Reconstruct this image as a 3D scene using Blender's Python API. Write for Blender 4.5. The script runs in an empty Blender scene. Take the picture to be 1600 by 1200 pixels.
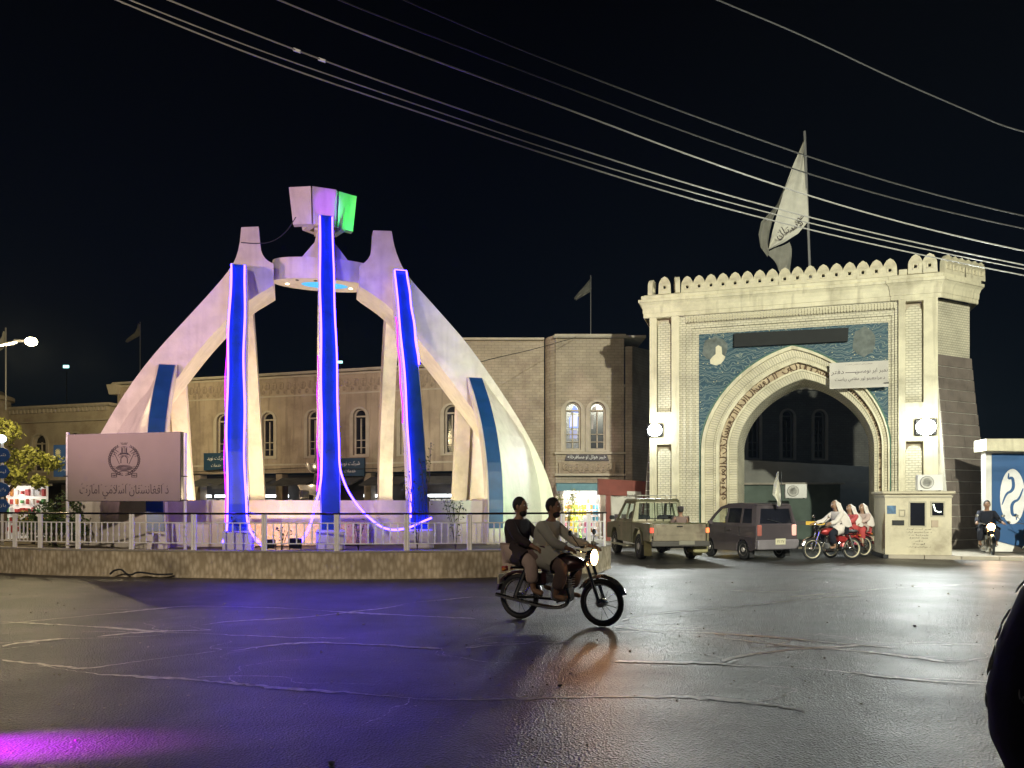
import bpy, math, random
from mathutils import Vector, Matrix
from mathutils.geometry import tessellate_polygon
random.seed(7)
SC = bpy.context.scene
R = math.radians; PI = math.pi
# ---------------------------------------------------------------- camera, sky, lamps, exposure
F = 1205.0; CH = 1.55
cam = bpy.data.cameras.new('camera'); camo = bpy.data.objects.new('camera', cam); SC.collection.objects.link(camo)
camo.location = (0, 0, CH); camo.rotation_euler = (R(90), 0, 0)
cam.sensor_width = 36; cam.lens = 36*F/1600; cam.shift_y = 185/1600; cam.clip_end = 900; cam.clip_start = .05
SC.camera = camo
w = bpy.data.worlds.new('World'); SC.world = w; w.use_nodes = True
nt = w.node_tree; nt.nodes.clear()
wo = nt.nodes.new('ShaderNodeOutputWorld'); bg = nt.nodes.new('ShaderNodeBackground')
tc = nt.nodes.new('ShaderNodeTexCoord'); sx = nt.nodes.new('ShaderNodeSeparateXYZ'); cr = nt.nodes.new('ShaderNodeValToRGB')
nt.links.new(tc.outputs['Generated'], sx.inputs[0]); nt.links.new(sx.outputs['Z'], cr.inputs[0])
nt.links.new(cr.outputs[0], bg.inputs[0]); nt.links.new(bg.outputs[0], wo.inputs[0])
cr.color_ramp.elements[0].position = 0; cr.color_ramp.elements[0].color = (.0022, .0050, .0072, 1)
cr.color_ramp.elements[1].position = .6; cr.color_ramp.elements[1].color = (.0005, .0006, .0012, 1)
e = cr.color_ramp.elements.new(.22); e.color = (.0009, .0021, .0050, 1)
bg.inputs[1].default_value = 1.0
SC.view_settings.view_transform = 'Standard'; SC.view_settings.look = 'None'
SC.view_settings.exposure = 0; SC.view_settings.gamma = 1
SC.cycles.use_denoising = True
SC.cycles.max_bounces = 6; SC.cycles.sample_clamp_indirect = 4
try: SC.cycles.use_light_tree = True
except Exception: pass

def lamp(name, kind, loc, power, col, target=None, size=.3, blend=.5, angle=60):
    l = bpy.data.lights.new(name, kind); l.energy = power; l.color = col
    if kind in ('POINT', 'SPOT'): l.shadow_soft_size = size
    if kind == 'SPOT': l.spot_size = R(angle); l.spot_blend = blend
    if kind == 'AREA': l.size = size
    o = bpy.data.objects.new(name, l); SC.collection.objects.link(o); o.location = loc
    if target: o.rotation_euler = (Vector(target)-Vector(loc)).to_track_quat('-Z', 'Y').to_euler()
    return o
WARM = (1, .86, .62); CREAM = (1, .9, .66)
# street lamps standing beside and behind the photographer
lamp('street_lamp_light', 'SPOT', (8.5, -7, 12.5), 50000, (1, 1, .80), (10, 26, 4.6), .25, .8, 52)
lamp('street_lamp_light', 'SPOT', (-7, -3, 9), 7600, (1, .84, .64), (-6, 17, 1.0), .25, .9, 60)
lamp('street_lamp_light', 'POINT', (14, 2, 8.5), 350, (1, .93, .82), None, .25)
# lamps standing round the monument
lamp('pink_spot_light', 'SPOT', (-13, 6.5, 5.2), 4700, (1, .60, .70), (-6.5, 21, 6.2), .15, .7, 48)
lamp('warm_spot_light', 'SPOT', (-5.2, 16.6, .75), 260, (1, .66, .33), (-5.3, 19.4, 1.4), .1, .8, 120)
lamp('basin_light', 'POINT', (-5.6, 20.2, 1.5), 360, (1, .76, .46), None, .12)
lamp('basin_light', 'POINT', (-3.1, 22.2, 1.4), 230, (.95, .95, .5), None, .12)
lamp('basin_light', 'POINT', (-8.2, 21.3, 1.4), 260, (1, .72, .42), None, .12)
lamp('green_spot_light', 'SPOT', (1.7, 17.2, .8), 480, (.45, 1, .45), (.4, 20.5, 2.6), .1, .9, 80)
lamp('white_spot_light', 'SPOT', (3.5, 13.5, 6), 560, (1, .96, .72), (-1.5, 21, 5), .2, .8, 50)
lamp('magenta_light', 'SPOT', (-4.62, 4.7, .55), 9000, (.62, .0, 1), (-3.45, 4.85, 0), .05, 1, 30)
lamp('green_book_light', 'SPOT', (-3.2, 20.6, 8.9), 150, (.01, 1, .06), (-4.35, 21.1, 9.45), .05, .6, 50)
lamp('violet_book_light', 'SPOT', (-3.3, 18.6, 8.6), 330, (.35, .05, 1), (-4.75, 20.4, 9.4), .05, .5, 20)
lamp('facade_light', 'SPOT', (-6, 27, 7.5), 900, (1, .80, .62), (-3, 38, 4), .3, .9, 150)
lamp('facade_light', 'SPOT', (-16, 29, 7), 2600, (1, .82, .45), (-19, 40, 4), .3, .9, 120)
lamp('courtyard_light', 'POINT', (15, 31, 5.5), 90, (.6, .8, 1), None, .3)

# ---------------------------------------------------------------- helpers
COL = SC.collection
class MB:
    def __init__(s): s.v = []; s.f = []; s.uv = {}; s.mi = {}
    def add(s, vs, fs, M=None, uvs=None):
        b = len(s.v)
        s.v += [tuple(M @ Vector(v)) if M else tuple(v) for v in vs]
        for i, f in enumerate(fs):
            if uvs: s.uv[len(s.f)] = uvs[i]
            s.f.append(tuple(b+k for k in f))
        return s
    def box(s, c, d, M=None, taper=1.0, bev=0):
        x, y, z = (k/2 for k in d); t = taper
        if bev:
            b = min(bev, x*.9, y*.9, z*.9); vs = []; n = 0
            ring = []
            for (zz, ins) in ((-z, b), (-z+b, 0), (z-b, 0), (z, b)):
                for (px, py) in ((-x+b, -y), (x-b, -y), (x, -y+b), (x, y-b), (x-b, y), (-x+b, y), (-x, y-b), (-x, -y+b)):
                    k = 1
                    qx = px*(1-ins/x) if ins else px; qy = py*(1-ins/y) if ins else py
                    if zz > 0: qx *= t; qy *= t
                    vs.append((c[0]+qx, c[1]+qy, c[2]+zz))
            fs = [tuple(range(7, -1, -1)), tuple(range(24, 32))]
            for r in range(3):
                for k in range(8): fs.append((r*8+k, r*8+(k+1) % 8, (r+1)*8+(k+1) % 8, (r+1)*8+k))
            return s.add(vs, fs, M)
        vs = [(-x, -y, -z), (x, -y, -z), (x, y, -z), (-x, y, -z), (-x*t, -y*t, z), (x*t, -y*t, z), (x*t, y*t, z), (-x*t, y*t, z)]
        vs = [(a+c[0], b+c[1], g+c[2]) for a, b, g in vs]
        return s.add(vs, [(3, 2, 1, 0), (4, 5, 6, 7), (0, 1, 5, 4), (1, 2, 6, 5), (2, 3, 7, 6), (3, 0, 4, 7)], M)
    def hexa(s, lo, hi):
        return s.add(list(lo)+list(hi), [(3, 2, 1, 0), (4, 5, 6, 7), (0, 1, 5, 4), (1, 2, 6, 5), (2, 3, 7, 6), (3, 0, 4, 7)])
    def tube(s, pts, r, n=6, closed=False, M=None):
        P = [Vector(p) for p in pts]; m = len(P); rr = r if isinstance(r, (list, tuple)) else [r]*m
        vs = []; up = None
        for i, p in enumerate(P):
            d = (P[(i+1) % m]-P[i-1]) if closed else (P[min(i+1, m-1)]-P[max(i-1, 0)])
            if d.length < 1e-9: d = Vector((0, 0, 1))
            d.normalize()
            if up is None:
                up = Vector((0, 0, 1)) if abs(d.z) < .9 else Vector((1, 0, 0))
            a = d.cross(up)
            if a.length < 1e-6: a = d.orthogonal()
            a.normalize(); b = a.cross(d); up = b
            for k in range(n):
                t = 2*PI*k/n; vs.append(p+a*(math.cos(t)*rr[i])+b*(math.sin(t)*rr[i]))
        fs = []
        for i in range(m if closed else m-1):
            j = (i+1) % m
            for k in range(n): fs.append((i*n+k, i*n+(k+1) % n, j*n+(k+1) % n, j*n+k))
        if not closed: fs += [tuple(range(n-1, -1, -1)), tuple((m-1)*n+k for k in range(n))]
        return s.add(vs, fs, M)
    def lathe(s, prof, n=16, c=(0, 0, 0), axis='z', M=None):
        vs = []
        for (r, z) in prof:
            for k in range(n):
                t = 2*PI*k/n; x, y = r*math.cos(t), r*math.sin(t)
                v = (x, y, z) if axis == 'z' else ((x, z, y) if axis == 'y' else (z, x, y))
                vs.append((v[0]+c[0], v[1]+c[1], v[2]+c[2]))
        fs = []
        for i in range(len(prof)-1):
            for k in range(n): fs.append((i*n+k, i*n+(k+1) % n, (i+1)*n+(k+1) % n, (i+1)*n+k))
        fs += [tuple(range(n-1, -1, -1)), tuple((len(prof)-1)*n+k for k in range(n))]
        return s.add(vs, fs, M)
    def plate(s, outer, holes=(), y0=0, y1=.1, f=None):
        """outline in (x,z), extruded between y0 and y1; f maps (x,y,z)"""
        loops = [list(outer)]+[list(h) for h in holes]
        tris = tessellate_polygon([[Vector((a, b, 0)) for a, b in L] for L in loops])
        flat = [p for L in loops for p in L]; n = len(flat)
        g = f or (lambda x, y, z: (x, y, z))
        vs = [g(a, y0, b) for a, b in flat]+[g(a, y1, b) for a, b in flat]
        fs = [tuple(t) for t in tris]+[tuple(n+k for k in reversed(t)) for t in tris]
        o = 0
        for L in loops:
            m = len(L)
            for k in range(m): fs.append((o+k, o+(k+1) % m, n+o+(k+1) % m, n+o+k))
            o += m
        return s.add(vs, fs)
    def grid(s, rows, closed=False, uv=None):
        m = len(rows[0]); vs = [p for r in rows for p in r]; fs = []; uvs = []
        for i in range(len(rows)-1):
            for k in range(m if closed else m-1):
                k2 = (k+1) % m
                fs.append((i*m+k, i*m+k2, (i+1)*m+k2, (i+1)*m+k))
                if uv: uvs.append([uv[i][k], uv[i][k2], uv[i+1][k2], uv[i+1][k]])
        return s.add(vs, fs, None, uvs if uv else None)
    def ball(s, c, r, n=10, m=7, M=None):
        rx, ry, rz = r if isinstance(r, (list, tuple)) else (r, r, r)
        rows = []
        for i in range(m+1):
            a = -PI/2+PI*i/m; q = max(math.cos(a), .02)
            rows.append([(c[0]+rx*q*math.cos(2*PI*k/n), c[1]+ry*q*math.sin(2*PI*k/n), c[2]+rz*math.sin(a)) for k in range(n)])
        if M: rows = [[tuple(M @ Vector(p)) for p in r_] for r_ in rows]
        s.grid(rows, True)
        return s
    def mesh(s, name, m, smooth=False, fixn=True):
        me = bpy.data.meshes.new(name); me.from_pydata(s.v, [], s.f)
        if m: me.materials.append(m)
        if s.uv:
            L = me.uv_layers.new(name='UVMap')
            for pi, p in enumerate(me.polygons):
                if pi in s.uv:
                    for j, li in enumerate(p.loop_indices): L.data[li].uv = s.uv[pi][j]
        if fixn:
            import bmesh
            b = bmesh.new(); b.from_mesh(me); bmesh.ops.recalc_face_normals(b, faces=b.faces); b.to_mesh(me); b.free()
        if smooth:
            me.shade_smooth()
            try: me.set_sharp_from_angle(angle=R(40))
            except Exception: pass
        me.update(); return me
    def build(s, name, m, parent=None, smooth=False, label=None, fixn=True):
        o = bpy.data.objects.new(name, s.mesh(name, m, smooth, fixn)); COL.objects.link(o)
        if parent: o.parent = parent
        if label: o['label'] = label
        return o
def tag(o, label=None, cat=None, group=None, kind=None):
    if label: o['label'] = label
    if cat: o['category'] = cat
    if group: o['group'] = group
    if kind: o['kind'] = kind
    return o
def thing(name, label, cat, loc=(0, 0, 0), rz=0, group=None):
    o = bpy.data.objects.new(name, None); COL.objects.link(o); o.empty_display_size = .2
    o.location = loc; o.rotation_euler = (0, 0, rz)
    return tag(o, label, cat, group)
def link_mesh(name, me, parent=None, loc=(0, 0, 0), rot=(0, 0, 0), sc=(1, 1, 1)):
    o = bpy.data.objects.new(name, me); COL.objects.link(o); o.location = loc; o.rotation_euler = rot; o.scale = sc
    if parent: o.parent = parent
    return o
def copy_tree(o, parent=None):
    c = o.copy(); COL.objects.link(c)
    if parent: c.parent = parent
    for ch in list(o.children): copy_tree(ch, c)
    return c
def bx(c, d, **k): return MB().box(c, d, **k)
def P(px, py, Y): return Vector(((px-800)/F*Y, Y, CH+(785-py)/F*Y))
def lerp(a, b, t): return a+(b-a)*t
def interp(tab, x):
    if x <= tab[0][0]: return tab[0][1]
    for (a, va), (b, vb) in zip(tab, tab[1:]):
        if x <= b: return va+(vb-va)*(x-a)/(b-a)
    return tab[-1][1]
def resample(pts, n):
    pts = [Vector(p) for p in pts]; d = [0]
    for a, b in zip(pts, pts[1:]): d.append(d[-1]+(b-a).length)
    out = []
    for i in range(n):
        t = d[-1]*i/(n-1); k = 0
        while k < len(d)-2 and d[k+1] < t: k += 1
        q = (t-d[k])/max(1e-9, d[k+1]-d[k]); out.append(pts[k].lerp(pts[k+1], q))
    return out
def smoothpts(pts, it=2):
    pts = [Vector(p) for p in pts]
    for _ in range(it):
        o = [pts[0]]
        for a, b in zip(pts, pts[1:]): o += [a.lerp(b, .25), a.lerp(b, .75)]
        o.append(pts[-1]); pts = o
    return pts

# ---------------------------------------------------------------- materials
MC = {}
def mat(name, col, rough=.7, metal=0, var=.12, scale=3.0, bump=.1, bscale=None, spec=.5, detail=5, streak=None, dirt=None, dscale=.8, alpha=None, trans=0, coat=0):
    if name in MC: return MC[name]
    m = bpy.data.materials.new(name); m.use_nodes = True; n = m.node_tree.nodes; l = m.node_tree.links
    b = n['Principled BSDF']; b.inputs['Roughness'].default_value = rough; b.inputs['Metallic'].default_value = metal
    b.inputs['Specular IOR Level'].default_value = spec
    if trans: b.inputs['Transmission Weight'].default_value = trans
    if coat: b.inputs['Coat Weight'].default_value = coat
    t = n.new('ShaderNodeTexCoord')
    nz = n.new('ShaderNodeTexNoise'); nz.inputs['Scale'].default_value = scale; nz.inputs['Detail'].default_value = detail
    l.new(t.outputs['Object'], nz.inputs['Vector'])
    mp = n.new('ShaderNodeMapRange'); mp.inputs[1].default_value = .3; mp.inputs[2].default_value = .7
    mp.inputs[3].default_value = 1-var; mp.inputs[4].default_value = 1+var; l.new(nz.outputs[0], mp.inputs[0])
    vm = n.new('ShaderNodeVectorMath'); vm.operation = 'SCALE'; vm.inputs[0].default_value = col
    l.new(mp.outputs[0], vm.inputs['Scale']); last = vm.outputs[0]
    if dirt:
        n2 = n.new('ShaderNodeTexNoise'); n2.inputs['Scale'].default_value = dscale; n2.inputs['Detail'].default_value = 8; n2.inputs['Roughness'].default_value = .65
        l.new(t.outputs['Object'], n2.inputs['Vector'])
        r2 = n.new('ShaderNodeValToRGB'); r2.color_ramp.elements[0].position = .48; r2.color_ramp.elements[1].position = .68
        l.new(n2.outputs[0], r2.inputs[0])
        mx = n.new('ShaderNodeMix'); mx.data_type = 'RGBA'; mx.inputs[7].default_value = (*dirt, 1)
        l.new(last, mx.inputs[6]); l.new(r2.outputs[0], mx.inputs[0]); last = mx.outputs[2]
    if streak:
        ms = n.new('ShaderNodeMapping'); ms.inputs['Scale'].default_value = (5, 5, .35); l.new(t.outputs['Object'], ms.inputs[0])
        n4 = n.new('ShaderNodeTexNoise'); n4.inputs['Scale'].default_value = 1; n4.inputs['Detail'].default_value = 6; l.new(ms.outputs[0], n4.inputs['Vector'])
        r4 = n.new('ShaderNodeMapRange'); r4.inputs[1].default_value = .52; r4.inputs[2].default_value = .74; r4.inputs[3].default_value = 0; r4.inputs[4].default_value = streak[3]; l.new(n4.outputs[0], r4.inputs[0])
        m4 = n.new('ShaderNodeMix'); m4.data_type = 'RGBA'; m4.inputs[7].default_value = (*streak[:3], 1); l.new(last, m4.inputs[6]); l.new(r4.outputs[0], m4.inputs[0]); last = m4.outputs[2]
    l.new(last, b.inputs['Base Color'])
    if bump:
        n3 = n.new('ShaderNodeTexNoise'); n3.inputs['Scale'].default_value = bscale or scale*8; n3.inputs['Detail'].default_value = 4
        l.new(t.outputs['Object'], n3.inputs['Vector'])
        bp = n.new('ShaderNodeBump'); bp.inputs['Strength'].default_value = bump; bp.inputs['Distance'].default_value = .02
        l.new(n3.outputs[0], bp.inputs['Height']); l.new(bp.outputs[0], b.inputs['Normal'])
    MC[name] = m; return m
def emis(name, col, strength):
    if name in MC: return MC[name]
    m = bpy.data.materials.new(name); m.use_nodes = True; n = m.node_tree.nodes; l = m.node_tree.links
    b = n['Principled BSDF']; b.inputs['Base Color'].default_value = (*[min(1, c) for c in col], 1)
    b.inputs['Emission Color'].default_value = (*col, 1); b.inputs['Emission Strength'].default_value = strength
    MC[name] = m; return m
def glassmat(name, col, rough=.08):
    m = mat(name, col, rough, 0, .1, 2, 0, spec=.8); return m
def brickmat(name, c1, c2, mortar, bw=.18, bh=.078, ms=.010, use_uv=False, rough=.8, bump=.5, dirt=None):
    if name in MC: return MC[name]
    m = bpy.data.materials.new(name); m.use_nodes = True; n = m.node_tree.nodes; l = m.node_tree.links
    b = n['Principled BSDF']; b.inputs['Roughness'].default_value = rough
    t = n.new('ShaderNodeTexCoord'); cb = n.new('ShaderNodeCombineXYZ')
    if use_uv: l.new(t.outputs['UV'], cb.inputs[0]); vec = t.outputs['UV']
    else:
        s = n.new('ShaderNodeSeparateXYZ'); l.new(t.outputs['Object'], s.inputs[0])
        a = n.new('ShaderNodeMath'); l.new(s.outputs[0], a.inputs[0]); l.new(s.outputs[1], a.inputs[1])
        l.new(a.outputs[0], cb.inputs[0]); l.new(s.outputs[2], cb.inputs[1]); vec = cb.outputs[0]
    br = n.new('ShaderNodeTexBrick'); br.inputs['Scale'].default_value = 1
    br.inputs['Color1'].default_value = (*c1, 1); br.inputs['Color2'].default_value = (*c2, 1); br.inputs['Mortar'].default_value = (*mortar, 1)
    br.inputs['Mortar Size'].default_value = ms; br.inputs['Mortar Smooth'].default_value = .2
    br.inputs['Brick Width'].default_value = bw; br.inputs['Row Height'].default_value = bh
    l.new(vec, br.inputs['Vector'])
    nz = n.new('ShaderNodeTexNoise'); nz.inputs['Scale'].default_value = 1.3; nz.inputs['Detail'].default_value = 7; l.new(t.outputs['Object'], nz.inputs['Vector'])
    mp = n.new('ShaderNodeMapRange'); mp.inputs[1].default_value = .3; mp.inputs[2].default_value = .72; mp.inputs[3].default_value = .78; mp.inputs[4].default_value = 1.12
    l.new(nz.outputs[0], mp.inputs[0]); vm = n.new('ShaderNodeVectorMath'); vm.operation = 'SCALE'
    l.new(br.outputs[0], vm.inputs[0]); l.new(mp.outputs[0], vm.inputs['Scale']); last = vm.outputs[0]
    if dirt:
        n2 = n.new('ShaderNodeTexNoise'); n2.inputs['Scale'].default_value = .7; n2.inputs['Detail'].default_value = 9; n2.inputs['Roughness'].default_value = .7
        l.new(t.outputs['Object'], n2.inputs['Vector']); r2 = n.new('ShaderNodeValToRGB'); r2.color_ramp.elements[0].position = .52; r2.color_ramp.elements[1].position = .7
        l.new(n2.outputs[0], r2.inputs[0]); mx = n.new('ShaderNodeMix'); mx.data_type = 'RGBA'; mx.inputs[7].default_value = (*dirt, 1)
        l.new(last, mx.inputs[6]); l.new(r2.outputs[0], mx.inputs[0]); last = mx.outputs[2]
    l.new(last, b.inputs['Base Color'])
    bp = n.new('ShaderNodeBump'); bp.inputs['Strength'].default_value = bump; bp.inputs['Distance'].default_value = .012; bp.invert = True
    l.new(br.outputs['Fac'], bp.inputs['Height']); l.new(bp.outputs[0], b.inputs['Normal'])
    MC[name] = m; return m

# asphalt
def asphalt():
    m = bpy.data.materials.new('asphalt'); m.use_nodes = True; n = m.node_tree.nodes; l = m.node_tree.links; b = n['Principled BSDF']
    t = n.new('ShaderNodeTexCoord')
    def noise(sc, det=6, ro=.6):
        z = n.new('ShaderNodeTexNoise'); z.inputs['Scale'].default_value = sc; z.inputs['Detail'].default_value = det; z.inputs['Roughness'].default_value = ro
        l.new(t.outputs['Object'], z.inputs['Vector']); return z.outputs[0]
    def rng(x, a, c, d, e_):
        q = n.new('ShaderNodeMapRange'); q.inputs[1].default_value = a; q.inputs[2].default_value = c; q.inputs[3].default_value = d; q.inputs[4].default_value = e_
        l.new(x, q.inputs[0]); return q.outputs[0]
    big = noise(.35, 8, .65); fine = noise(45, 3, .7)
    c = n.new('ShaderNodeMix'); c.data_type = 'RGBA'; c.inputs[6].default_value = (.011, .0115, .013, 1); c.inputs[7].default_value = (.038, .036, .034, 1)
    mp = n.new('ShaderNodeMapping'); mp.inputs['Scale'].default_value = (.12, 1.3, 1); mp.inputs['Rotation'].default_value = (0, 0, .12); l.new(t.outputs['Object'], mp.inputs[0])
    tk = n.new('ShaderNodeTexNoise'); tk.inputs['Scale'].default_value = 1.6; tk.inputs['Detail'].default_value = 7; l.new(mp.outputs[0], tk.inputs['Vector'])
    av = n.new('ShaderNodeMath'); av.operation = 'AVERAGE' if False else 'ADD'; l.new(rng(big, .35, .7, 0, .6), av.inputs[0]); l.new(rng(tk.outputs[0], .4, .65, 0, .5), av.inputs[1])
    l.new(av.outputs[0], c.inputs[0])
    c2 = n.new('ShaderNodeMix'); c2.data_type = 'RGBA'; c2.blend_type = 'MULTIPLY'; c2.inputs[0].default_value = 1
    l.new(c.outputs[2], c2.inputs[6]); cb = n.new('ShaderNodeCombineColor')
    v = rng(fine, .3, .7, .45, 1.6)
    for i in range(3): l.new(v, cb.inputs[i])
    l.new(cb.outputs[0], c2.inputs[7]); l.new(c2.outputs[2], b.inputs['Base Color'])
    l.new(rng(noise(.8, 7), .3, .7, .33, .52), b.inputs['Roughness'])
    vo = n.new('ShaderNodeTexVoronoi'); vo.inputs['Scale'].default_value = 62; l.new(t.outputs['Object'], vo.inputs['Vector'])
    bp = n.new('ShaderNodeBump'); bp.inputs['Strength'].default_value = .9; bp.inputs['Distance'].default_value = .012
    l.new(vo.outputs[0], bp.inputs['Height'])
    bp2 = n.new('ShaderNodeBump'); bp2.inputs['Strength'].default_value = .22; bp2.inputs['Distance'].default_value = .02
    l.new(noise(26, 5), bp2.inputs['Height']); l.new(bp.outputs[0], bp2.inputs['Normal']); l.new(bp2.outputs[0], b.inputs['Normal'])
    b.inputs['Specular IOR Level'].default_value = .6
    return m
M = {}
M['asphalt'] = asphalt()
M['crack'] = mat('crack_sand', (.46, .43, .38), .45, 0, .5, 14, .3, spec=.9)
M['monu'] = mat('monument_paint', (.72, .66, .58), .55, 0, .08, 2.5, .3, 12, streak=(.44, .39, .34, .4), dirt=(.58, .52, .46), dscale=1.3)
M['blue'] = mat('blue_panel', (.012, .062, .20), .32, 0, .15, 3, .05)
M['neon'] = emis('neon_tube', (.036, .016, 1.0), 42)
M['neonhot'] = emis('neon_tube_magenta', (.8, .03, .75), 1.6)
M['cream'] = mat('gate_cream_paint', (.68, .63, .46), .7, 0, .07, 3, .2, 14, streak=(.34, .30, .20, .75), dirt=(.46, .42, .30), dscale=.7)
M['creambrick'] = brickmat('gate_cream_brick', (.66, .62, .48), (.60, .56, .43), (.36, .33, .24))
M['archbrick'] = brickmat('gate_arch_brick', (.66, .61, .45), (.62, .57, .43), (.38, .35, .25), bw=.085, bh=.19, use_uv=True)
M['tancal'] = mat('calligraphy_ground', (.52, .42, .28), .8, 0, .2, 5, .3, 30, dirt=(.34, .25, .16), dscale=2)
M['calli'] = mat('calligraphy_brown', (.09, .05, .025), .8)
M['stone'] = mat('dark_stone', (.17, .14, .12), .8, 0, .2, 2.5, .5, 12)
M['mortar'] = mat('pale_mortar', (.72, .70, .62), .9)
M['beige'] = mat('facade_plaster', (.36, .29, .22), .85, 0, .16, .9, .35, 14, streak=(.16, .12, .09, .8), dirt=(.22, .17, .13), dscale=.6)
M['beige2'] = mat('facade_plaster_pale', (.42, .36, .27), .85, 0, .14, 1.1, .3, 14, dirt=(.28, .22, .16), dscale=.8)
M['beigebrick'] = brickmat('facade_brick', (.38, .32, .245), (.33, .275, .21), (.25, .2, .15), bw=.3, bh=.12, bump=.35, dirt=(.2, .15, .12))
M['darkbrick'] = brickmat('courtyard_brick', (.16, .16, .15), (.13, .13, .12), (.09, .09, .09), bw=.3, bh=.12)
M['trim'] = mat('facade_trim', (.41, .36, .29), .8, 0, .12, 3, .2)
M['winglass'] = mat('window_glass', (.012, .013, .02), .12, 0, .4, .8, 0, spec=.45)
M['steel'] = mat('railing_steel', (.85, .83, .80), .4, .1, .12, 6, .05)
M['darkrail'] = mat('dark_handrail', (.10, .09, .10), .2, .9, .2, 5, .03)
M['wallstone'] = None
M['soil'] = mat('island_soil', (.10, .08, .055), .95, 0, .4, 4, .6, 20)
M['black'] = mat('black_rubber', (.018, .018, .02), .7, 0, .2, 8, .15)
M['blackmetal'] = mat('black_metal', (.02, .02, .022), .3, .5, .2, 5, .05)
M['chrome'] = mat('chrome', (.8, .78, .74), .12, 1, .05, 5, 0)
M['wire'] = mat('overhead_wire', (.30, .295, .28), .4, .2, .1, 3, 0)
M['wiredim'] = mat('overhead_wire_dim', (.03, .03, .03), .6, 0, .1, 3, 0)  # dim wires: the lack of light on them is put into the colour
M['skin'] = mat('skin', (.28, .16, .10), .55, 0, .08, 6, .05)
M['hair'] = mat('hair', (.012, .01, .009), .7, 0, .3, 30, .3)
M['white'] = mat('white_paint', (.72, .71, .68), .5, 0, .06, 4, .05)
M['signpanel'] = mat('sign_panel', (.27, .22, .19), .6, 0, .06, 2, .03)
M['ink'] = mat('dark_lettering', (.035, .02, .025), .6)
M['whiteprint'] = mat('white_lettering', (.75, .75, .75), .6)
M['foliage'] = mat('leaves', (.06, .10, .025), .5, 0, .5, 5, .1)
M['foliageY'] = mat('lit_leaves', (.27, .28, .06), .5, 0, .4, 5, .1)  # light on the leaves is put into this brighter colour
M['bark'] = mat('bark', (.07, .05, .035), .9, 0, .3, 8, .4)
M['red'] = mat('red_paint', (.19, .05, .035), .7, 0, .12, 3, .1)
M['concrete'] = mat('concrete', (.34, .31, .26), .9, 0, .15, 3, .35, 20, dirt=(.22, .2, .16))
M['flag'] = mat('flag_cloth', (.62, .60, .52), .9, 0, .1, 3, .3, 14)

# island wall: mottled, vertically dashed render
def wallstone():
    m = bpy.data.materials.new('island_wall_stone'); m.use_nodes = True; n = m.node_tree.nodes; l = m.node_tree.links; b = n['Principled BSDF']
    b.inputs['Roughness'].default_value = .6
    t = n.new('ShaderNodeTexCoord'); mp = n.new('ShaderNodeMapping'); mp.inputs['Scale'].default_value = (13, 13, 5.5)
    l.new(t.outputs['Object'], mp.inputs[0])
    v = n.new('ShaderNodeTexVoronoi'); v.inputs['Scale'].default_value = 1; v.inputs['Randomness'].default_value = .9; l.new(mp.outputs[0], v.inputs['Vector'])
    r = n.new('ShaderNodeValToRGB'); r.color_ramp.elements[0].position = .15; r.color_ramp.elements[0].color = (.56, .48, .35, 1)
    r.color_ramp.elements[1].position = .7; r.color_ramp.elements[1].color = (.32, .26, .17, 1)
    l.new(v.outputs['Distance'], r.inputs[0])
    nz = n.new('ShaderNodeTexNoise'); nz.inputs['Scale'].default_value = 1.1; nz.inputs['Detail'].default_value = 7; l.new(t.outputs['Object'], nz.inputs['Vector'])
    q = n.new('ShaderNodeMapRange'); q.inputs[1].default_value = .3; q.inputs[2].default_value = .7; q.inputs[3].default_value = .7; q.inputs[4].default_value = 1.25
    l.new(nz.outputs[0], q.inputs[0]); vm = n.new('ShaderNodeVectorMath'); vm.operation = 'SCALE'
    l.new(r.outputs[0], vm.inputs[0]); l.new(q.outputs[0], vm.inputs['Scale']); l.new(vm.outputs[0], b.inputs['Base Color'])
    bp = n.new('ShaderNodeBump'); bp.inputs['Strength'].default_value = .6; bp.inputs['Distance'].default_value = .02; bp.invert = True
    l.new(v.outputs['Distance'], bp.inputs['Height']); l.new(bp.outputs[0], b.inputs['Normal'])
    return m
M['wallstone'] = wallstone()
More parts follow.
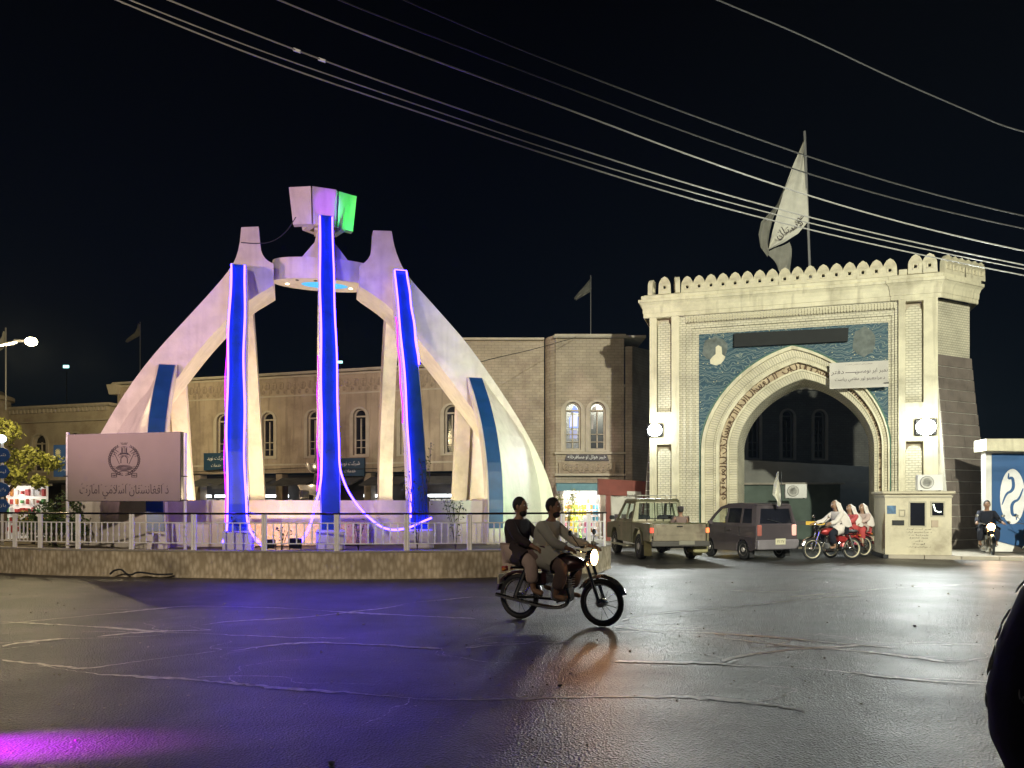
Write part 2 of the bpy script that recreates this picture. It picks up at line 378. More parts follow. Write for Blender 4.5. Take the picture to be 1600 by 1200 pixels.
def tilemat():
    m = bpy.data.materials.new('blue_arabesque_tile'); m.use_nodes = True; n = m.node_tree.nodes; l = m.node_tree.links; b = n['Principled BSDF']
    b.inputs['Roughness'].default_value = .6; b.inputs['Specular IOR Level'].default_value = .25
    t = n.new('ShaderNodeTexCoord')
    nz = n.new('ShaderNodeTexNoise'); nz.inputs['Scale'].default_value = 1.6; nz.inputs['Detail'].default_value = 2; nz.inputs['Distortion'].default_value = 1.4
    l.new(t.outputs['Object'], nz.inputs['Vector'])
    w_ = n.new('ShaderNodeTexWave'); w_.wave_type = 'RINGS'; w_.inputs['Scale'].default_value = 2.0; w_.inputs['Distortion'].default_value = 12; w_.inputs['Detail'].default_value = 2.5; w_.inputs['Detail Scale'].default_value = 1.3
    l.new(t.outputs['Object'], w_.inputs['Vector'])
    r = n.new('ShaderNodeValToRGB'); cs = [(0, (.025, .065, .10)), (.40, (.05, .11, .14)), (.62, (.09, .15, .16)), (.80, (.26, .28, .24)), (.86, (.06, .12, .14)), (1, (.03, .07, .11))]
    el = r.color_ramp.elements; el[0].color = (*cs[0][1], 1); el[1].color = (*cs[-1][1], 1)
    for p_, c_ in cs[1:-1]:
        q = el.new(p_); q.color = (*c_, 1)
    l.new(w_.outputs[0], r.inputs[0])
    v = n.new('ShaderNodeTexVoronoi'); v.inputs['Scale'].default_value = 7; l.new(t.outputs['Object'], v.inputs['Vector'])
    r2 = n.new('ShaderNodeValToRGB'); r2.color_ramp.elements[0].position = .1; r2.color_ramp.elements[1].position = .16
    r2.color_ramp.elements[0].color = (1, 1, 1, 1); r2.color_ramp.elements[1].color = (0, 0, 0, 1)
    l.new(v.outputs[0], r2.inputs[0])
    mx = n.new('ShaderNodeMix'); mx.data_type = 'RGBA'; mx.inputs[7].default_value = (.45, .42, .26, 1); l.new(r2.outputs[0], mx.inputs[0]); l.new(r.outputs[0], mx.inputs[6])
    l.new(mx.outputs[2], b.inputs['Base Color']); return m
M['tile'] = tilemat()

# ---------------------------------------------------------------- lettering (joined Arabic-script letters)
AF = {}
def _r(ch, iso, n): AF[ch] = [iso+k for k in range(n)]
for ch, iso, n in (('ا', 0xFE8D, 2), ('آ', 0xFE81, 2), ('ب', 0xFE8F, 4), ('ت', 0xFE95, 4), ('ث', 0xFE99, 4), ('ج', 0xFE9D, 4), ('ح', 0xFEA1, 4), ('خ', 0xFEA5, 4),
                   ('د', 0xFEA9, 2), ('ذ', 0xFEAB, 2), ('ر', 0xFEAD, 2), ('ز', 0xFEAF, 2), ('س', 0xFEB1, 4), ('ش', 0xFEB5, 4), ('ص', 0xFEB9, 4), ('ض', 0xFEBD, 4),
                   ('ط', 0xFEC1, 4), ('ظ', 0xFEC5, 4), ('ع', 0xFEC9, 4), ('غ', 0xFECD, 4), ('ف', 0xFED1, 4), ('ق', 0xFED5, 4), ('ک', 0xFED9, 4), ('ل', 0xFEDD, 4),
                   ('م', 0xFEE1, 4), ('ن', 0xFEE5, 4), ('ه', 0xFEE9, 4), ('و', 0xFEED, 2), ('ي', 0xFEF1, 4), ('ی', 0xFBFC, 4), ('پ', 0xFB56, 4), ('ة', 0xFE93, 2), ('لا', 0xFEFB, 2)):
    _r(ch, iso, n)
def shape(s):
    u = []; i = 0
    while i < len(s):
        if s[i:i+2] == 'لا': u.append('لا'); i += 2
        else: u.append(s[i]); i += 1
    out = []
    for k, c in enumerate(u):
        if c not in AF: out.append(c); continue
        f = AF[c]
        pj = k > 0 and u[k-1] in AF and len(AF[u[k-1]]) == 4
        nj = len(f) == 4 and k+1 < len(u) and u[k+1] in AF
        if pj and nj: g = f[3]
        elif nj: g = f[2]
        elif pj: g = f[1]
        else: g = f[0]
        out.append(chr(g))
    return ''.join(reversed(out))
def text_mesh(s, width, height=None, shaped=True, extrude=.0):
    """mesh in (x,z) plane facing -y, centred, scaled to the width (and height)"""
    c = bpy.data.curves.new('lettering', 'FONT'); c.body = shape(s) if shaped else s; c.align_x = 'CENTER'; c.align_y = 'CENTER'
    c.resolution_u = 2
    o = bpy.data.objects.new('lettering', c); COL.objects.link(o); bpy.context.view_layer.update()
    me = bpy.data.meshes.new_from_object(o.evaluated_get(bpy.context.evaluated_depsgraph_get()))
    bpy.data.objects.remove(o); bpy.data.curves.remove(c)
    xs = [v.co.x for v in me.vertices]; ys = [v.co.y for v in me.vertices]
    if not xs: return me
    cx, cy = (min(xs)+max(xs))/2, (min(ys)+max(ys))/2; sx_ = width/max(1e-6, max(xs)-min(xs)); sy_ = (height/max(1e-6, max(ys)-min(ys))) if height else sx_
    for v in me.vertices: v.co = ((v.co.x-cx)*sx_, 0, (v.co.y-cy)*sy_)
    return me
def text(s, width, height, m, parent, loc, rot=(0, 0, 0), shaped=True, name='lettering'):
    me = text_mesh(s, width, height, shaped); me.materials.clear(); me.materials.append(m)
    return link_mesh(name, me, parent, loc, rot)
def ribbon(mb, pts, wd, y=0, closed=False):
    """flat stroke in (x,z) at depth y, 6 mm thick"""
    P2 = [Vector((p[0], 0, p[1])) for p in pts]; m = len(P2)
    if closed: P2.append(P2[0]); m += 1
    L, Rr = [], []
    for i, p in enumerate(P2):
        d = P2[min(i+1, m-1)]-P2[max(i-1, 0)]
        if closed and i in (0, m-1): d = P2[1]-P2[m-2]
        d.normalize(); q = Vector((-d.z, 0, d.x))*(wd/2 if not isinstance(wd, (list, tuple)) else wd[i]/2)
        L.append(p+q); Rr.append(p-q)
    a = [(p.x, y, p.z) for p in L]; b = [(p.x, y, p.z) for p in Rr]
    a2 = [(p.x, y-.006, p.z) for p in L]; b2 = [(p.x, y-.006, p.z) for p in Rr]
    mb.grid([a, a2, b2, b, a]); return mb
# ---------------------------------------------------------------- setting: ground
g = MB()
rows = [[(x, y, 0) for x in (-150, -40, -16, 0, 16, 40, 150)] for y in (-60, -12, 0, 8, 16, 26, 60, 180)]
g.grid(rows); road = g.build('road', M['asphalt'], fixn=False); road['kind'] = 'structure'
def ground(px, py): Y = F*CH/(py-785); return Vector(((px-800)/F*Y, Y, 0))
cracks = [  # courses of the pale sand-filled cracks
 [(0, 975), (80, 968), (160, 960), (240, 952), (290, 947), (360, 948), (440, 950), (540, 957), (640, 962), (740, 967)],
 [(0, 972), (90, 976), (170, 981), (250, 988), (330, 991), (430, 996), (540, 998)],
 [(310, 978), (360, 971), (430, 968), (500, 963), (560, 955), (610, 950), (640, 942), (700, 937), (740, 933)],
 [(0, 1012), (30, 1005), (70, 1001), (105, 998)], [(150, 995), (210, 989), (260, 986), (330, 985)],
 [(0, 1032), (60, 1038), (100, 1043), (130, 1046), (190, 1038), (225, 1033), (290, 1024), (340, 1018)],
 [(360, 1018), (400, 1012), (450, 1006), (500, 1004), (560, 1007), (620, 1010), (690, 1014)],
 [(725, 1013), (800, 1007), (850, 1005), (890, 1003)],
 [(60, 1040), (130, 1052), (200, 1057), (300, 1062), (390, 1071), (480, 1079), (570, 1084), (640, 1092), (710, 1094), (800, 1092), (900, 1090), (1050, 1089), (1120, 1092), (1180, 1098), (1235, 1106), (1262, 1116)],
 [(970, 970), (1000, 962), (1060, 956), (1120, 951), (1180, 946), (1235, 939), (1290, 934), (1330, 931)],
 [(960, 980), (1030, 989), (1100, 994), (1160, 1001), (1230, 1010), (1300, 1015), (1380, 1021), (1480, 1035)],
 [(960, 1034), (1040, 1036), (1110, 1036), (1150, 1041), (1210, 1042), (1300, 1048), (1400, 1060), (1470, 1066), (1545, 1071)],
 [(1130, 1034), (1150, 1027), (1200, 1019), (1260, 1013), (1330, 1010), (1400, 1006), (1450, 1008), (1520, 1007)],
 [(1140, 923), (1200, 925), (1240, 925)], [(960, 988), (1040, 986), (1110, 990), (1200, 995), (1290, 1004), (1400, 1013)],
 [(1150, 888), (1250, 891), (1330, 893)], [(1230, 933), (1290, 928), (1400, 918), (1500, 914)], [(1180, 996), (1210, 1008), (1260, 1011)],
]
for k, c in enumerate(cracks):
    pts = smoothpts([ground(*p) for p in c], 2); mb = MB(); L = []; Rr = []
    pts = resample(pts, max(12, int(sum((b-a).length for a, b in zip(pts, pts[1:]))*15)))
    off = random.random()*9
    for i, p in enumerate(pts):
        d = (pts[min(i+1, len(pts)-1)]-pts[max(i-1, 0)]).normalized(); q = Vector((-d.y, d.x, 0))
        f = .5+.5*math.sin(i*.18+off)*math.sin(i*.07+off*2)
        wd = (.004+.05*f**1.5)*(1 if 0 < i < len(pts)-1 else .1)
        j = Vector((random.uniform(-1, 1), random.uniform(-1, 1), 0))*.02
        L.append((*(p+q*wd+j).xy, .004+.001*(k % 4))); Rr.append((*(p-q*wd*random.uniform(.5, 1.3)+j).xy, .004+.001*(k % 4)))
    mb.grid([L, Rr]); o = mb.build('crack', M['crack'], road, fixn=False)
for k in range(46):     # short side branches and hairline cracks
    c0 = random.choice(cracks); p = ground(*c0[random.randrange(len(c0))]); a = random.uniform(0, 2*PI); pts = [p]
    for j in range(random.randrange(6, 16)):
        a += random.gauss(0, .5); p = p+Vector((math.cos(a)*.16, math.sin(a)*.10, 0)); pts.append(p)
    if min(q.y for q in pts) < 4 or max(q.y for q in pts) > 15: continue
    pts = resample(smoothpts(pts, 1), len(pts)*5); L = []; Rr = []
    for i, q in enumerate(pts):
        wd = .011*(1-i/len(pts))*random.uniform(.3, 1.4); L.append((q.x+random.gauss(0, .006), q.y+wd, .0035+.0001*k)); Rr.append((q.x, q.y-wd, .0035+.0001*k))
    MB().grid([L, Rr]).build('crack', M['crack'], road, fixn=False)
# grit and small litter on the road
mb = MB()
for _ in range(420):
    y = random.uniform(3.2, 15) ; x = random.uniform(-.62*y-.5, .66*y+.5); s_ = random.uniform(.004, .014)*(1 if random.random() > .06 else 2)
    mb.ball((x, y, s_*.4), (s_, s_*random.uniform(.6, 1.2), s_*.5), 5, 3)
tag(mb.build('grit', M['concrete'], None), 'small grit and crumbs scattered over the asphalt road', 'grit', kind='stuff')

# ---------------------------------------------------------------- island
EDGE = [(-140, 18.6), (-60, 17.6), (0, 17.0), (75, 16.45), (150, 16.2), (250, 15.95), (400, 15.68), (500, 15.58), (600, 15.6), (735, 15.85), (820, 16.2), (885, 16.6), (925, 16.95), (955, 17.3)]
def edge_at(px):
    Y = interp(EDGE, px); return Vector(((px-800)/F*Y, Y, 0))
front = [edge_at(px) for px in range(-140, 956, 25)]; front = smoothpts(front, 1)
outline = [(p.x, p.y) for p in front]+[(2.33, 18.2), (2.35, 25), (1.2, 26.6), (-6, 27.4), (-12, 26.4), (-13.2, 24), (-13.6, 20)]
isl = thing('island_wall', 'low mottled stone wall ringing the raised roundabout island', 'low wall')
# wall: face with slightly battered foot and a coping
def offset_in(poly, d):
    n = len(poly); out = []
    for i in range(n):
        a, b, c = Vector(poly[i-1]), Vector(poly[i]), Vector(poly[(i+1) % n])
        t = ((b-a).normalized()+(c-b).normalized()).normalized(); nrm = Vector((-t.y, t.x)); out.append(tuple(b+nrm*d))
    return out
mb = MB(); o1 = offset_in(outline, -.02)
def ring(poly, z): return [(x, y, z) for x, y in poly]
inner = offset_in(outline, .24)
mb.grid([ring(o1, 0), ring(outline, .06), ring(outline, .53), ring(inner, .53), ring(inner, .3)], True)
mb.build('wall_face', M['wallstone'], isl, fixn=False)
mb = MB(); c1 = offset_in(outline, -.015); c2 = offset_in(outline, .26)
mb.grid([ring(c1, .533), ring(c1, .565), ring(c2, .565), ring(c2, .533)], True)
mb.build('coping', M['concrete'], isl, fixn=False)
top = MB(); top.add(ring(offset_in(outline, .25), .50), [tuple(range(len(outline)))])
tag(top.build('island_ground', M['soil'], fixn=False), kind='structure')

# railing panels, each with its own pair of posts
posts = [-62, -30, 15, 55, 115, 200, 298, 409, 524, 635, 735, 822, 884, 925, 952]
where = ['beyond the left picture edge', 'by the stack of round blue road signs', 'left of the emblem sign with shop light behind', 'just left of the emblem sign post',
         'under the left half of the emblem sign', 'under the right half of the emblem sign', 'in front of the left neon leg', 'between the left and middle neon legs',
         'right of the middle neon leg under the sagging tube', 'right of the right neon leg, rose bushes behind', 'at the foot of the green-lit arch', 'behind the motorcycle driver', 'in front of the yellow shop goods', 'short end piece at the island corner']
balme = None
def baluster_mesh():
    b = MB(); b.lathe([(.015, 0), (.015, .13), (.025, .16), (.015, .20), (.015, .41)], 6); return b.mesh('baluster', M['steel'], True)
balme = baluster_mesh()
postme = MB().lathe([(.03, 0), (.03, .735), (.0, .745)], 8).mesh('post', M['steel'], True)
for k in range(len(posts)-1):
    a, b = edge_at(posts[k]), edge_at(posts[k+1]); d = (b-a).normalized(); nrm = Vector((-d.y, d.x, 0))
    a = a+nrm*.12+d*.035; b = b+nrm*.12-d*.035; Ln = (b-a).length
    t = thing('railing_panel', 'chrome balustered railing panel '+where[k], 'railing', (a.x, a.y, .565), math.atan2(d.y, d.x), 'railing panels round the island')
    for x in (0, Ln): link_mesh('post', postme, t, (x, 0, 0))
    MB().tube([(-.06, 0, .752), (Ln+.06, 0, .752)], .021, 8).build('handrail', M['darkrail'], t, True)
    MB().tube([(0, 0, .56), (Ln, 0, .56)], .013, 6).build('mid_rail', M['steel'], t, True)
    MB().tube([(0, 0, .14), (Ln, 0, .14)], .013, 6).build('bottom_rail', M['steel'], t, True)
    nb = max(2, min(8, round(Ln/.15)))
    for i in range(nb): link_mesh('baluster', balme, t, (Ln*(i+1)/(nb+1), 0, .147))

# ---------------------------------------------------------------- monument
MCX, MCY, MA = -5.1, 21.0, R(15)
E1 = Vector((math.cos(MA), math.sin(MA), 0)); E2 = Vector((-math.sin(MA), math.cos(MA), 0)); MC0 = Vector((MCX, MCY, 0))
mon = thing('roundabout_monument', 'tall white arched monument with open books on top and neon lit blue legs', 'monument', MC0, MA)
def onplane(px, py, l2):
    d = Vector(((px-800)/F, 1, (785-py)/F)); o = Vector((0, 0, CH)); t = (l2-(o-MC0).dot(E2))/d.dot(E2); p = o+d*t
    return ((p-MC0).dot(E1), p.z)
FS, BS = -.72, .80
# side arches
Lout = [(377, 355), (374, 385), (367, 408), (352, 430), (325, 461), (290, 499), (250, 542), (215, 585), (183, 633), (155, 681), (132, 718), (115, 748), (106, 785), (102, 856)]
Lin = [(404, 354), (406, 380), (409, 396), (416, 406), (427, 412), (427, 446), (390, 468), (362, 492), (330, 524), (300, 560), (268, 602), (238, 640), (205, 690), (180, 730), (165, 780), (160, 856)]
Rout = [(612, 361), (615, 380), (621, 400), (630, 420), (645, 441), (668, 466), (700, 502), (728, 534), (760, 578), (790, 622), (817, 665), (842, 712), (858, 750), (867, 785), (871, 820), (873, 858)]
Rin = [(583, 360), (582, 380), (580, 396), (573, 408), (562, 415), (562, 447), (592, 466), (612, 483), (655, 532), (690, 575), (722, 618), (748, 652), (775, 690), (800, 735), (815, 785), (820, 858)]
def outl(tab): return [onplane(x, y, FS) for x, y in tab]
def smooth2(pts, it=1): return [(p.x, p.y) for p in smoothpts([(a, b, 0) for a, b in pts], it)]
sides = {}
for nm, o_, i_ in (('L', Lout, Lin), ('R', Rout, Rin)):
    a = smooth2(outl(o_)); b = outl(i_); b = smooth2(b[:5])+smooth2(b[5:])
    poly = a+list(reversed(b))
    MB().plate(poly, (), FS, BS, lambda x, y, z: (x, y if y < 0 else lerp(BS, FS+.42, min(1, max(0, (z-7.2)/.9))), z)).build('side_arch', M['monu'], mon)
    sides[nm] = (outl(o_), outl(i_))
# ring and its lit disc
ringp = thing('ring', None, None); ringp.parent = mon; 
mb = MB(); RX, RY = 1.36, .62; zb, zt = 7.46, 8.02
def ell(rx, ry, z, n=40): return [(rx*math.cos(2*PI*k/n), ry*math.sin(2*PI*k/n), z) for k in range(n)]
COL.objects.unlink(ringp); bpy.data.objects.remove(ringp)
mb.grid([ell(RX, RY, zb), ell(RX, RY, zt), ell(RX-.22, RY-.15, zt), ell(RX-.22, RY-.15, zb+.3)], True)
ringo = mb.build('ring', M['monu'], mon, True)
mb = MB(); mb.grid([ell(RX, RY, zb-.004), ell(.62, .30, zb-.004)], True); mb.build('ring_soffit', M['monu'], mon, fixn=False)
mb = MB(); mb.grid([ell(.615, .296, zb-.002), ell(.02, .02, zb-.002)], True)
mb.build('blue_disc', emis('blue_disc_glow', (.05, .38, .8), .9), mon, fixn=False)
for (x, y) in ((-.98, .08), (.70, .12), (-.72, -.36), (-.25, -.42), (.95, -.22)):
    hot = y > 0
    mb = MB(); mb.lathe([(.045, zb-.02), (.045, zb+.01)], 10, (x, y, 0)); mb.build('downlight', emis('downlight_glow', (1, .85, .55), 7) if hot else M['blackmetal'], ringo)

def sweep(curve, wds, dps, mname='monu', name='leg', proud=0, parent=mon, width_axis=None, matl=None, inward=None):
    """rectangular section swept along the outer ridge curve (local coords); dps measured along 'inward'"""
    rows = []; n = len(curve)
    for i, p in enumerate(curve):
        p = Vector(p); wa = width_axis or Vector((1, 0, 0)); inn = inward or Vector((0, 1, 0)); w_ = wds[i]/2; d = dps[i]
        q = p-inn*proud
        rows.append([tuple(q-wa*w_), tuple(q+wa*w_), tuple(q+wa*w_+inn*d), tuple(q-wa*w_+inn*d)])
    mb = MB(); mb.grid(rows, True); mb.f.append((3, 2, 1, 0)); k = (n-1)*4; mb.f.append((k, k+1, k+2, k+3))
    return mb.build(name, matl or M[mname], parent)
def prof(z, zs): return interp(zs, z)
# leg profile: outer ridge offset in depth by height
LEGP = [(.5, 4.15), (1.6, 4.05), (2.8, 3.8), (4.0, 3.35), (5.2, 2.75), (6.3, 2.05), (7.2, 1.4), (8.0, .95), (9.3, .72)]
LEGI = [(.5, 3.55), (1.6, 3.42), (2.8, 3.1), (4.0, 2.6), (5.2, 1.95), (6.2, 1.25), (6.9, .7), (7.42, .5), (9.3, .3)]
def zz(z0, z1, n): return [z0+(z1-z0)*i/(n-1) for i in range(n)]
def legcurve(x0, x1, z1, sgn=-1, n=26, z0=.5):
    return [(lerp(x0, x1, (z-z0)/(z1-z0)), sgn*interp(LEGP, z), z) for z in zz(z0, z1, n)]
def inn_d(c, sgn): return [max(.15, abs(p[1])-interp(LEGI, p[2])) for p in c]
tall = [('centre', .03, .02, 9.12), ('left', -1.9, -2.12, 7.52), ('right', 2.0, 1.92, 7.72)]
neonpaths = []
for nm, x0, x1, z1 in tall:
    for sgn in (-1, 1):
        if nm == 'centre' and sgn == 1: z1_ = 7.8
        else: z1_ = z1
        c = legcurve(x0, x1, z1_, sgn); wd = [lerp(.44, .37, i/25) for i in range(26)]
        sweep(c, wd, inn_d(c, sgn), 'monu', 'leg', 0, mon, None, None, Vector((0, -sgn, 0)))
        cb = legcurve(x0, x1, z1_-.04, sgn, 24, .95 if sgn < 0 else 1.0); wb = [w_-.05 for w_ in wd[:24]]
        sweep(cb, wb, [.05]*24, 'blue', 'blue_fin', .03, mon, None, None, Vector((0, -sgn, 0)))
        # plinth
        MB().box((x0, sgn*3.95, .72), (.62, .62, .44), bev=.03).build('leg_plinth', M['monu'], mon)
# short corner buttresses, with the web wall joining each to its arch
def web(A, B, th, name='web'):
    n = 16; A = resample(A, n); B = resample(B, n); mb = MB(); o = Vector(th)
    r1 = [[tuple(A[i].lerp(B[i], k/4)) for k in range(5)] for i in range(n)]
    r2 = [[tuple(A[i].lerp(B[i], k/4)+o) for k in range(5)] for i in range(n)]
    mb.grid(r1); mb.grid(r2)
    mb.grid([[r[0] for r in r1], [r[0] for r in r2]]); mb.grid([[r[-1] for r in r1], [r[-1] for r in r2]]); mb.grid([r1[0], r2[0]])
    return mb.build(name, M['monu'], mon)
BUT = [(.5, 2.75), (1.5, 2.62), (2.5, 2.35), (3.5, 1.95), (4.3, 1.45), (5.0, .85)]
def butcurve(x0, x1, sgn, bow, n=18, z0=.5, z1=5.0):
    out = []
    for z in zz(z0, z1, n):
        t = (z-.5)/4.5; out.append((x0+(x1-x0)*t**1.7*(1)+bow*math.sin(PI*t), sgn*interp(BUT, z), z))
    return out
def xfor(px, py, l2): return onplane(px, py, l2)
def inner_edge_at(side, z):
    pts = sides[side][1][6:]; pts = sorted([(b, a) for a, b in pts]); return interp(pts, z)
WEB = {}
for nm, tb_ in (('L', [(243, 598), (212, 632), (185, 672), (160, 722), (146, 770), (140, 856)]), ('R', [(757, 597), (790, 640), (825, 692), (839, 740), (846, 790), (848, 856)])):
    WEB[nm] = sorted([(onplane(x, y, FS)[1], onplane(x, y, FS)[0]) for x, y in tb_])
for side, pb, pt, sg in (('L', 246, 261, -1), ('R', 773, 743, 1)):
    xb = onplane(pb, 845, -2.7)[0]; xt = onplane(pt, 582, -.9)[0]; bow = .10*sg
    for sgn in (-1, 1):
        c = butcurve(xb, xt, sgn, bow); wd = [.42]*18; inw = Vector((0, -sgn, 0))
        sweep(c, wd, [.42 if abs(p[1]) > 1.3 else max(.1, abs(p[1])-.75) for p in c], 'monu', 'buttress', 0, mon, None, None, inw)
        cb = butcurve(xb, xt, sgn, bow, 18, .9 if sgn < 0 else .9, 4.97)
        sweep(cb, [.36]*18, [.05]*18, 'blue', 'blue_fin', .03, mon, None, None, inw)
        A = [(p[0]+sg*.19, p[1]-sgn*.06, p[2]) for p in c]
        s_ = FS if sgn < 0 else BS
        B = [(interp(WEB[side], z), s_+sgn*.012, z) for z in zz(.5, 4.95, 18)]
        web(A, B, (-sg*.10, -sgn*.03, 0))
# mast above the ring that carries the books
mb = MB(); mb.grid([[(-.62, -.5, 8.0), (.62, -.5, 8.0), (.62, .5, 8.0), (-.62, .5, 8.0)], [(-.27, -.35, 8.5), (.27, -.35, 8.5), (.27, .35, 8.5), (-.27, .35, 8.5)], [(-.12, -.2, 9.25), (.12, -.2, 9.25), (.12, .2, 9.25), (-.12, .2, 9.25)]], True)
mb.build('mast', M['monu'], mon)
MB().box((0, 0, 7.94), (RX*1.2, RY*1.1, .1)).build('ring_deck', M['monu'], mon)
# open books: two thick covers hinged along an upright spine
def book(parent, loc, rz, spread, h, wdt, lean, mats):
    b = bpy.data.objects.new('open_book', None); COL.objects.link(b); b.parent = parent; b.location = loc; b.rotation_euler = (0, 0, rz)
    for s_, mt in ((-1, mats[0]), (1, mats[1])):
        a = R(spread)*s_
        mb = MB(); lo = []; hi = []
        for z, wx, out in ((0, wdt*.86, 0), (h, wdt, lean)):
            q = []
            for (u, v) in ((.02, 0), (wx, 0), (wx, .20), (.02, .20)):
                x = s_*u*math.cos(a*s_)-0; y = -out+u*math.sin(R(spread))+v
                q.append((x, y, z+u*.05))
            if s_ < 0: q.reverse()
            (lo if z == 0 else hi).extend(q)
        mb.hexa(lo, hi); mb.build('book_cover', mt, b)
    return b
Mm = M['monu']
bk = book(mon, (-.16, -.52, 8.93), R(-8), 21, .92, .66, .18, (Mm, Mm)); bk.location.x = -.33
book(mon, (.32, -.18, 9.0), R(12), 20, .94, .60, .14, (Mm, Mm))
for k, ang in enumerate((R(150), R(262))):
    v = Vector((math.sin(ang)*.50, -math.cos(ang)*.50, 8.93))
    book(mon, v+Vector((.10*math.sin(ang), 0, 0)), ang, 34, .92, .62, .20, (Mm, Mm))
MB().box((0, 0, 8.89), (.55, .55, .06)).build('book_shelf', M['monu'], mon)
MB().tube(smoothpts([(-.75, -.55, 9.05), (-1.0, -.6, 8.6), (-1.35, -.65, 8.3), (-1.75, -.75, 8.2), (-2.1, -.76, 8.2)], 2), .012, 5).build('cable', M['wiredim'], mon)

# neon tubes
def neon(pts, r=.023, name='neon_tube', m='neon'):
    MB().tube(smoothpts(pts, 2), r, 6).build(name, M[m], mon, True)
def edge(x0, x1, z1, side, za, zb_, off=.0):
    out = []
    for k in range(14):
        z = lerp(za, zb_, k/13); x = lerp(x0, x1, (z-.5)/(z1-.5))+side*(.19-.03*k/13)+off*math.sin(k*1.3+side)*.8
        out.append((x, -interp(LEGP, z)-.07, z))
    return out
c = tall[0]; l_ = edge(c[1], c[2], c[3], -1, 2.0, 9.04, .012); r_ = edge(c[1], c[2], c[3], 1, 2.35, 9.04, .012)
neon([(-.62, -4.5, .66), (-.42, -4.42, 1.0), (-.3, -4.3, 1.45)]+l_)
loop = [(0.28, -4.15, 2.1), (.42, -4.2, 1.75), (.72, -4.22, 1.33), (1.1, -4.25, 1.0), (1.4, -4.27, .92), (1.75, -4.27, .98), (2.05, -4.28, 1.12), (2.25, -4.28, 1.2)]
neon(list(reversed(r_))+loop)
c = tall[1]; l_ = edge(c[1], c[2], c[3], -1, .95, 7.45, .018); r_ = edge(c[1], c[2], c[3], 1, 1.1, 7.45, .018)
neon([(c[1]-.3, -4.25, .7)]+l_); neon([(c[1]+.5, -4.3, .62), (c[1]+.3, -4.3, .85)]+r_)
c = tall[2]; l_ = edge(c[1], c[2], c[3], -1, 1.2, 7.65, .015); r_ = edge(c[1], c[2], c[3], 1, 4.9, 7.65, .015)
neon(l_); neon(r_)
neon([(l_[-1][0], l_[-1][1], 7.67), (r_[-1][0], r_[-1][1], 7.67)], .012, 'neon_tube')
c = tall[2]; neon([(x-.09, y+.05, z) for x, y, z in edge(c[1], c[2], c[3], -1, 3.4, 6.2, .02)], .016, 'neon_tube', 'neonhot')
c = tall[0]; neon([(x-.09, y+.05, z) for x, y, z in edge(c[1], c[2], c[3], -1, 1.8, 5.0, .02)], .014, 'neon_tube', 'neonhot')
c = tall[1]; neon([(x-.05, y+.05, z) for x, y, z in edge(c[1], c[2], c[3], -1, .9, 5.6, .02)], .012, 'neon_tube', 'neonhot')

# fountain basin inside the monument
bas = thing('fountain_basin', 'cream painted rectangular fountain basin between the monument legs', 'basin', MC0, MA)
mb = MB(); mb.plate([(-4.3, .5), (4.3, .5), (4.3, 1.60), (-4.3, 1.60)], (), -2.1, -1.9); mb.plate([(-4.3, .5), (4.3, .5), (4.3, 1.60), (-4.3, 1.60)], (), 2.4, 2.6); mb.build('basin_wall', M['monu'], bas)
mb = MB(); mb.box((-4.2, .25, 1.05), (.2, 4.29, 1.1)); mb.box((4.2, .25, 1.05), (.2, 4.29, 1.1)); mb.build('basin_wall', M['monu'], bas)
MB().box((0, .25, .62), (8.2, 4.28, .2)).build('basin_floor', M['concrete'], bas)
mb = MB().box((-.7, -2.35, .80), (3.3, .44, .55), bev=.02); mb.build('planter', mat('pink_render', (.45, .33, .28), .9, 0, .3, 14, .6, 30), bas)
# dark tiered fountain
ft = thing('tiered_fountain', 'dark tiered fountain with two bowls behind the middle leg', 'fountain', MC0+E1*-.2+E2*.2, MA)
for z_, r_ in ((2.02, .52), (2.62, .33)):
    MB().lathe([(.05, z_-.28), (r_*.55, z_-.24), (r_*.9, z_-.1), (r_, z_), (r_*.92, z_), (.05, z_-.14)], 20).build('bowl', M['blackmetal'], ft, True)
MB().lathe([(.22, .7), (.16, 1.2), (.09, 1.6), (.12, 2.0), (.07, 2.3), (.09, 2.6), (.03, 3.0), (.0, 3.1)], 12).build('stem', M['blackmetal'], ft, True)
# spotlight heads that light the monument
def spot_head(loc, rz, label, glow=None, s=1):
    t = thing('floodlight', label, 'floodlight', loc, rz, 'floodlights round the monument')
    MB().box((0, 0, .16*s), (.26*s, .12*s, .2*s), bev=.02).build('housing', M['blackmetal'], t)
    MB().box((0, .062*s, .16*s), (.22*s, .006, .16*s)).build('lens', glow or M['winglass'], t)
    MB().tube([(-.15*s, 0, .16*s), (-.15*s, 0, .02), (.15*s, 0, .02), (.15*s, 0, .16*s)], .012, 5).build('bracket', M['blackmetal'], t)
spot_head((-5.2, 16.5, .5), 0, 'small black floodlight on the ground left of the middle leg foot')
spot_head((-4.62, 16.45, .5), R(-30), 'boxy black floodlight right against the middle leg foot', None, 1.1)
spot_head(P(475, 779, 19.6)+Vector((0, 0, -.05)), R(60), 'small black floodlight on the basin wall beside the dark fountain')
spot_head((1.55, 17.15, .5), R(20), 'small dark floodlight hidden on the island right of the green lit arch')
